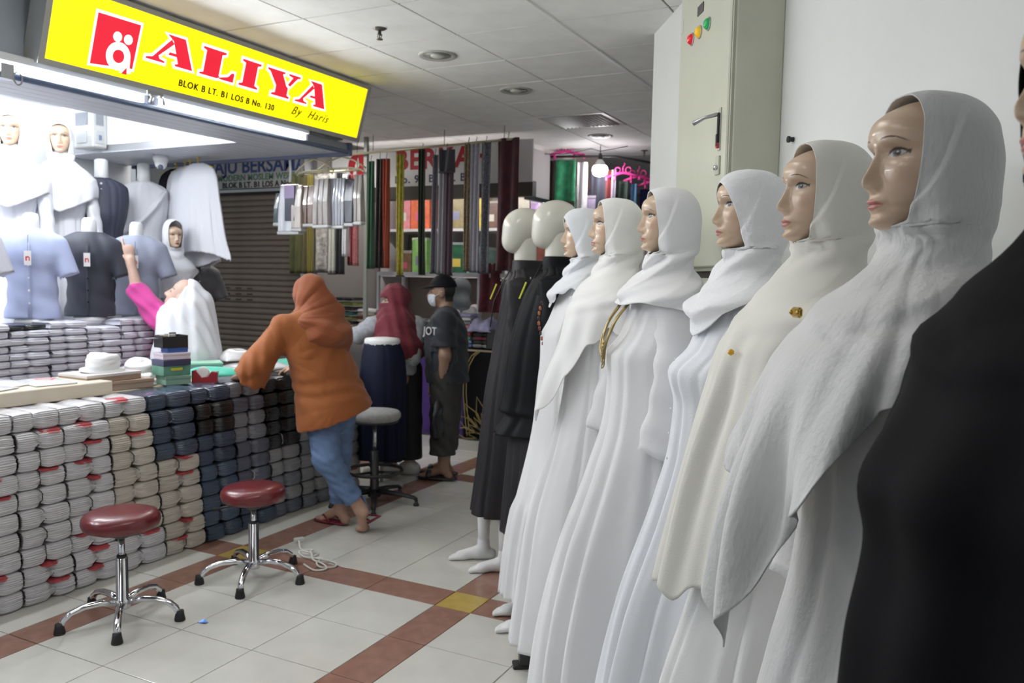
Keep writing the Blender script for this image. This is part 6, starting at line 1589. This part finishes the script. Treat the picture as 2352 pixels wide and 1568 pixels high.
for i, (nm, c, lvl) in enumerate(goods):
    w = random.uniform(.19, .26); h = random.uniform(.28, .42) if lvl == 'upper' else random.uniform(.22, .44); z = 2.08 if lvl == 'upper' else 1.56
    x = xs[lvl]
    for up in (-5.80, -4.97, -4.15, -3.38):
        if x < up+.035 and x+w > up-.005: x = up+.037
    xs[lvl] = x+w+.012
    b = thing('goods_box', '%s box of goods on the %s shelf inside the stall' % (nm, lvl), 'box', (x+w/2, 8.2, z+.002), 0, 'boxes on the stall shelves')
    obj('box', MB().box((-w/2, -.12, 0), (w/2, .12, h-.03), .004), mat('goods '+nm, c, .4, var=.25, vscale=12), b)
    obj('lid', MB().box((-w/2-.003, -.123, h-.03), (w/2+.003, .123, h), .004), mat('goods lid '+nm, tuple(.5*q+.25 for q in c), .4), b)
    obj('label_patch', MB().box((-w*.25, -.122, h*.25), (w*.25, -.1205, h*.5)), mat('goods patch %d' % (i % 4), ((.6, .58, .5), (.55, .1, .2), (.2, .2, .3), (.65, .5, .1))[i % 4], .4), b)

# person in grey scarf behind the table
t = person('person in a grey green headscarf half hidden behind the man')
hc5 = _v((px_x(1068, 7.68), 7.68, 1.40)); HR5 = frame((-.8, -.5, -.25)); o5 = hc5-_v((0, 0, 1.40))
body = U([head_sdf(hc5, HR5), cap(hc5-_v((0, 0, .07)), hc5-_v((0, 0, .18)), .05, .055), ecap(o5+_v((0, 0, .7)), o5+_v((0, 0, 1.12)), .16, .16, (.5, .8, 0), .7)]+[limb((o5+_v((s*.17, .03, 1.18)), .05), (o5+_v((s*.2, -.03, .95)), .04), (o5+_v((s*.15, -.18, .95)), .028)) for s in (-1, 1)]+[hand_sdf(o5+_v((s*.15, -.18, .95)), frame((0, -1, 0)), s, [(.3, .4)]*4) for s in (-1, 1)]+[limb((o5+_v((s*.09, 0, .7)), .09), (o5+_v((s*.09, 0, .08)), .045)) for s in (-1, 1)]+[foot2(o5+_v((s*.09, 0, .08)), o5+_v((s*.09, -.17, .02))) for s in (-1, 1)], .02)
sdf_mesh('body', body, o5+_v((-.3, -.4, -.01)), o5+_v((.3, .25, 1.56)), .011, m_skin, t, lambda V: head_paint(hc5, HR5, V, (.5, .34, .26)))
sc5 = U([cut(ell(hc5+HR5@_v((-.014, 0, .018)), (.112, .094, .118), HR5), plane(hc5+HR5@_v((.05, 0, 0)), HR5[:, 0])), cap(hc5-_v((0, 0, .07)), hc5-_v((0, 0, .17)), .09, .11), ecap(hc5-_v((0, 0, .18)), hc5-_v((0, 0, .3)), .16, .2, (.5, .8, 0), .7)], .04)
sdf_mesh('headscarf', sc5, hc5-_v((.3, .3, .45)), hc5+_v((.3, .3, .2)), .010, clr('grey green scarf', (.10, .115, .12), .75), t)
sdf_mesh('top', U([ecap(o5+_v((0, 0, .6)), o5+_v((0, 0, 1.12)), .19, .18, (.5, .8, 0), .75)]+[limb((o5+_v((s*.17, .03, 1.18)), .075), (o5+_v((s*.2, -.03, .95)), .06)) for s in (-1, 1)], .03), o5+_v((-.35, -.3, .4)), o5+_v((.35, .3, 1.35)), .012, clr('pale rose top', (.55, .48, .50), .7), t)

# ---- far stall on the right with pink hangers ----------------------------------
fw = struct(obj('wall_far_end', MB().box((-9, 12.5, 0), (3, 12.6, ZC)), clr('far wall', (.22, .20, .20))))
struct(obj('wall_far_side', MB().box((-4.05, 9.6, 0), (-1.0, 9.7, 2.45)), clr('far stall back', (.30, .22, .18))))
t = thing('stall_sign', 'slanting pale sign panel with blue letters at the far aisle', 'sign', (-3.62, 8.45, 2.56))
obj('board', MB().box((-.02, -1.0, -.20), (0, 1.0, .28)), clr('far sign', (.50, .47, .47)), t)
obj('edge_strip', MB().box((-.03, -1.0, -.24), (.02, 1.0, -.20)), m_black, t)
obj('divider', MB().add([(.003, -.05, -.2), (.003, -.02, -.2), (.003, .12, .28), (.003, .09, .28)], [(0, 1, 2, 3)]), clr('sign dark blue', (.06, .07, .14)), t)
glyphs(text_mesh('BAJU', .16, clr('sign violet', (.12, .08, .32)), .002), t, (.004, .42, -.1), Matrix(((0, 0, 1), (1, 0, 0), (0, 1, 0))), clr('sign violet', (.12, .08, .32)))
tube_lamp('fluorescent_lamp', 'lit tube lamp glimpsed beside the maroon cloth', 8.0, 8.7, -3.72, 2.30, m_tube_st, 'tubes in the far stall')
m_pink = mat('pink hanger plastic', (.75, .05, .30), .35)
def fx(px): return -3.696+(px-1250)*.00483
def fz(py): return 2.30+(470-py)*.00462
def pink_hanger(label, px, y, py, w=.40):
    z = fz(py); t = thing('clip_hanger', label, 'hanger', (fx(px), y, z), .1)
    obj('bar', MB().tube([(-w/2, 0, -.03), (-w/4, 0, -.005), (0, 0, .012), (w/4, 0, -.005), (w/2, 0, -.03)], .014, 8), m_pink, t, True)
    obj('hook', MB().tube([(0, 0, .01), (0, 0, .07), (.02, 0, .10), (.0, 0, .125), (-.018, 0, .10)], .008, 8), m_pink, t, True)
    for s in (-1, -.5, .5, 1): obj('clip', MB().box((s*w/2-.012, -.012, -.065), (s*w/2+.012, .012, -.02), .004), m_pink, t)
    for s in (-1, 1): obj('loop', MB().tube([(s*.055+.028*math.cos(a), 0, .04+.028*math.sin(a)) for a in np.linspace(0, 2*pi, 14)], .007, 6), m_pink, t, True)
    return t
t = thing('scarf_rail', 'far rail with pink hangers', 'rail', (-3.0, 8.0, 2.78)); obj('tube', MB().tube([(-.8, 0, .04), (.1, 0, .0), (.75, .6, -.09)], .012, 8), m_black, t, True)
pink_hanger('pink hanger over the green cloth', 1298, 8.0, 352, .42)
pink_hanger('pink hanger right of the glowing bulb', 1424, 8.1, 402, .34); pink_hanger('small pink hanger behind the bulb side', 1450, 8.2, 408, .28); pink_hanger('pink hanger nearest the pillar', 1478, 8.3, 418, .34)
def fcloth(label, p0, p1, y0, y1, m, Y=8.0, seed=0):
    t = scarf(label, 0, 1, 0, 1, m, Y, seed, grp='cloths on the far rail', hook=False)
    for c in list(t.children): bpy.data.objects.remove(c)
    w = fx(p1)-fx(p0); zt, zb = fz(y0), fz(y1); n, k = 20, 16; u = np.linspace(-.5, .5, k); P = np.zeros((n, k, 3))
    for i in range(n): P[i, :, 0] = u*w; P[i, :, 1] = .02*np.sin(u*8+seed+i*.1); P[i, :, 2] = (zt-zb)*(1-i/(n-1))
    obj('cloth', MB().grid(P), m, t, True, solid=.006); t.location = ((fx(p0)+fx(p1))/2, Y, zb); return t
g = fcloth('green cloth with a dark band on the pink hanger', 1278, 1326, 368, 560, stripmat('far green', (.03, .27, .12), (.02, .18, .08), 14), seed=1)
wg = fx(1326)-fx(1278)
for za, zb_, mm, nm in ((.37, .46, clr('green band', (.05, .04, .03)), 'band'),): obj(nm, MB().box((-wg/2, -.03, za), (wg/2, -.026, zb_)), mm, g)
for x in (-.07, .07): obj('print_patch', MB().box((x-.03, -.032, .30), (x+.03, -.028, .35)), clr('print pale', (.6, .65, .6)), g)
fcloth('brown black cloth left of the green one', 1262, 1279, 368, 560, stripmat('far brown', (.035, .02, .015)), seed=2)
fcloth('white cloth right of the green one', 1330, 1351, 375, 560, stripmat('far white', (.80, .78, .80)), seed=3)
fcloth('slate cloth below the glowing bulb', 1352, 1384, 390, 560, stripmat('far slate', (.05, .05, .075)), 8.1, 4)
fcloth('dark red cloth behind the bulb', 1384, 1399, 392, 560, stripmat('far red', (.20, .03, .03)), 8.1, 5)
fcloth('pale lavender cloth behind the bulb', 1399, 1409, 392, 560, stripmat('far lav', (.5, .46, .55)), 8.1, 6)
fcloth('black green cloth under the pink hangers', 1410, 1434, 416, 560, stripmat('far dgreen', (.025, .045, .03), (.01, .02, .015), 60), 8.15, 7)
fcloth('light blue cloth under the pink hangers', 1436, 1449, 422, 560, stripmat('far blue', (.16, .36, .60)), 8.2, 8)
fcloth('deep navy cloth nearest the pillar', 1450, 1500, 432, 560, stripmat('far navy', (.012, .010, .09)), 8.3, 9)
# bulb
t = thing('light_bulb', 'glowing bulb hanging from the ceiling', 'light bulb', (-3.03, 7.9, ZC))
obj('cord', MB().tube([(0, 0, 0), (0, 0, -.09)], .004, 6), m_black, t); obj('socket', MB().lathe([(.012, -.08), (.02, -.10), (.022, -.14), (.018, -.145)], 14), m_black, t, True)
obj('heat_sink', MB().lathe([(.02, -.14), (.03, -.15), (.06, -.20), (.062, -.205)], 20), m_base_white, t, True)
obj('globe', MB().lathe([(.062, -.205), (.075, -.22), (.078, -.25), (.07, -.285), (.045, -.305), (.001, -.312)], 24), mat('glowing globe', (1, 1, 1), .3, emit=(1, .97, 1.), es=L_BULB), t, True)
pts = [(-1.1, -.3, -.01), (-.8, -.1, -.06), (-.4, 0, -.07), (-.1, 0, -.03), (0, 0, -.06), (.25, .1, -.01)]
obj('cable', MB().tube(pts, .004, 5), m_black, t)

# ---- hanging packs at the shop corner ---------------------------------------------
def bx_(px): return -4.399+(px-640)*.004005
def bz_(py): return 2.348-(py-380)*.00322
m_ivory = mat('ivory hanger', (.70, .66, .45), .4)
def ivory_hanger(label, px, py, w, y, m=m_ivory):
    t = thing('hanger', label, 'hanger', (bx_(px)*y/4.8, y, 1.55+(bz_(py)-1.55)*y/4.8), 0)
    obj('hook', MB().tube([(0, 0, .0), (0, 0, .035), (.018, 0, .06), (0, 0, .08), (-.016, 0, .062)], .005, 8), m, t, True)
    obj('frame', MB().tube([(0, 0, 0), (-w*.25, 0, -.03), (-w*.5, 0, -.09), (-w*.46, 0, -.115), (-w*.40, 0, -.10), (-w*.2, 0, -.085), (w*.2, 0, -.085), (w*.40, 0, -.10), (w*.46, 0, -.115), (w*.5, 0, -.09), (w*.25, 0, -.03), (0, 0, 0)], .006, 8), m, t, True)
    for s in (-1, 1): obj('notch', MB().tube([(s*w*.33, 0, -.055), (s*w*.33, 0, -.085), (s*w*.29, 0, -.095)], .004, 6), m, t, True)
    return t
ivory_hanger('ivory plastic hanger nearer the shutter, at the shop corner', 725, 370, .36, 4.86); ivory_hanger('ivory plastic hanger at the outermost shop corner', 786, 368, .44, 4.90)
t = thing('hanging_strap', 'white ribbon holding the leftmost hanging pack', 'ribbon', (bx_(668)*4.87/4.8, 4.87, bz_(416))); obj('ribbon', MB().tube([(0, 0, 0), (.004, 0, .10), (-.005, 0, .22)], .012, 6, flat=.3, up=(0, 1, 0)), m_base_white, t, True)
def hpack(label, p0, p1, y0, y1, c, Y, n=1, flare=1.15, card=None, clear=.0):
    sY = Y/4.8; w = (bx_(p1)-bx_(p0))*sY; zt, zb = (1.55+(bz_(q)-1.55)*sY for q in (y0, y1)); h = zt-zb
    t = thing('garment_pack', label, 'pack', ((bx_(p0)+bx_(p1))/2*sY, Y, zb), 0, 'packs hanging at the shop corner')
    mm = mat('pack film %s' % label[:18], c, .2, coat=.5, var=.25, vscale=14, bump=.5, bscale=18, stretch=(3, 1, .25))
    for k in range(n):
        cx = -w/2+w*(k+.5)/n; hw = w/n/2*.92
        obj('sleeve_pack' if n > 1 else 'film', MB().add([(cx*flare-hw*flare, -.03, 0), (cx*flare+hw*flare, -.035, 0), (cx+hw, -.012, h), (cx-hw, -.012, h), (cx*flare-hw*flare, .03, 0), (cx*flare+hw*flare, .03, 0), (cx+hw, .012, h), (cx-hw, .012, h),
            (cx*1.05-hw*1.05, -.032, h*.5), (cx*1.05+hw*1.05, -.028, h*.5)], [(0, 1, 9, 8), (8, 9, 2, 3), (5, 4, 7, 6), (4, 0, 8, 3, 7), (1, 5, 6, 2, 9), (3, 2, 6, 7), (4, 5, 1, 0)]), mm, t, False, bev=.006)
    obj('hem_film', MB().box((-w/2*flare, -.034, -.025), (w/2*flare, .03, .0), .006), mat('clear hem', (.62, .62, .62), .15, coat=.5), t)
    if card: obj('card', MB().box((-w*.1, -.040, h*.22), (w*.42, -.036, h*.98)), mat('card dark', (.03, .035, .06), .3), t); obj('card_head', MB().box((-w*.1, -.044, h*.7), (w*.42, -.040, h*.98)), mat('card purple', (.35, .26, .45), .3), t)
    return t
hpack('leftmost hanging pack, white with a dark printed card', 645, 690, 425, 532, (.70, .72, .76), 4.87, card=True)
hpack('thin dark pack left of the printed card pack', 634, 645, 445, 512, (.05, .08, .08), 4.90, flare=1.4)
hpack('cream hanging pack with glossy wrap', 676, 699, 428, 525, (.62, .55, .50), 4.86)
hpack('brown hanging pack of folded cloth', 699, 728, 430, 515, (.20, .13, .10), 4.88, 2)
hpack('clear and brown hanging packs in the middle', 728, 760, 415, 518, (.40, .36, .34), 4.86, 3)
hpack('row of slim grey ribbed hanging packs', 757, 796, 415, 520, (.42, .43, .48), 4.90, 6, 1.05)
hpack('plain black hanging pack second from the outer end', 796, 817, 418, 515, (.012, .014, .025), 4.91, 1, 1.1)
hpack('outermost clear and brown hanging pack', 817, 834, 410, 512, (.36, .33, .30), 4.92, 2, 1.25)
# ---- white gowns on yellow hangers under the soffit edge -----------------------------
def hgown(label, px, m, Y, w=.30, zb=1.63, seed=0, hm=True):
    x = (-5.365+(px-450)*.00483)*Y/4.9
    t = thing('hanging_gown', label, 'gown', (x, Y, 0), -pi/2, 'gowns hung under the soffit')
    pf = {2.365: (.012, .012, .05), 2.35: (.018, .018, .10), 2.31: (.025, .025, .165), 2.24: (.028, .028, .195), 2.0: (.032, .032, .235), 1.8: (.034, .034, .275), zb: (.036, .036, w)}
    rr = np.random.RandomState(seed); ph = rr.uniform(0, 6, 3)
    def f(th, z): 
        lo = sm(-np.asarray(z), -2.3, -1.9); return lo*(.010*np.sin(9*th+ph[0])+.008*np.sin(17*th+ph[1]))
    cloth('cloth', drape(pf, 2.365, lambda th: zb+.035*np.cos(th*2+ph[2])+.008*np.abs(np.sin(th*24)), 60, 150, f), m, t, .003)
    if hm:
        my = mat('yellow hook', (.75, .58, .05), .35)
        obj('hanger_hook', MB().tube([(0, 0, 2.355), (0, 0, 2.385), (0, .014, 2.40), (0, .002, 2.412), (0, -.012, 2.402)], .005, 8), my, t, True)
        obj('hanger_bar', MB().tube([(0, -.15, 2.33), (0, -.06, 2.355), (0, .06, 2.355), (0, .15, 2.33)], .008, 8), my, t, True)
m_gw = wht('hung gown white', (.80, .81, .86), .15, 200)
hgown('front white gown with scalloped hem on a yellow hanger', 455, m_gw, 4.60, .33, 1.66, 1)
hgown('second white gown behind the front hanging gown', 436, m_gw, 4.68, .31, 1.60, 2)
hgown('third white gown nearest the black hanging garment', 424, m_gw, 4.74, .30, 1.66, 3)
hgown('black garment hanging behind the white gowns', 402, m_blackc2, 4.79, .28, 1.58, 4)
bpy.context.view_layer.update()
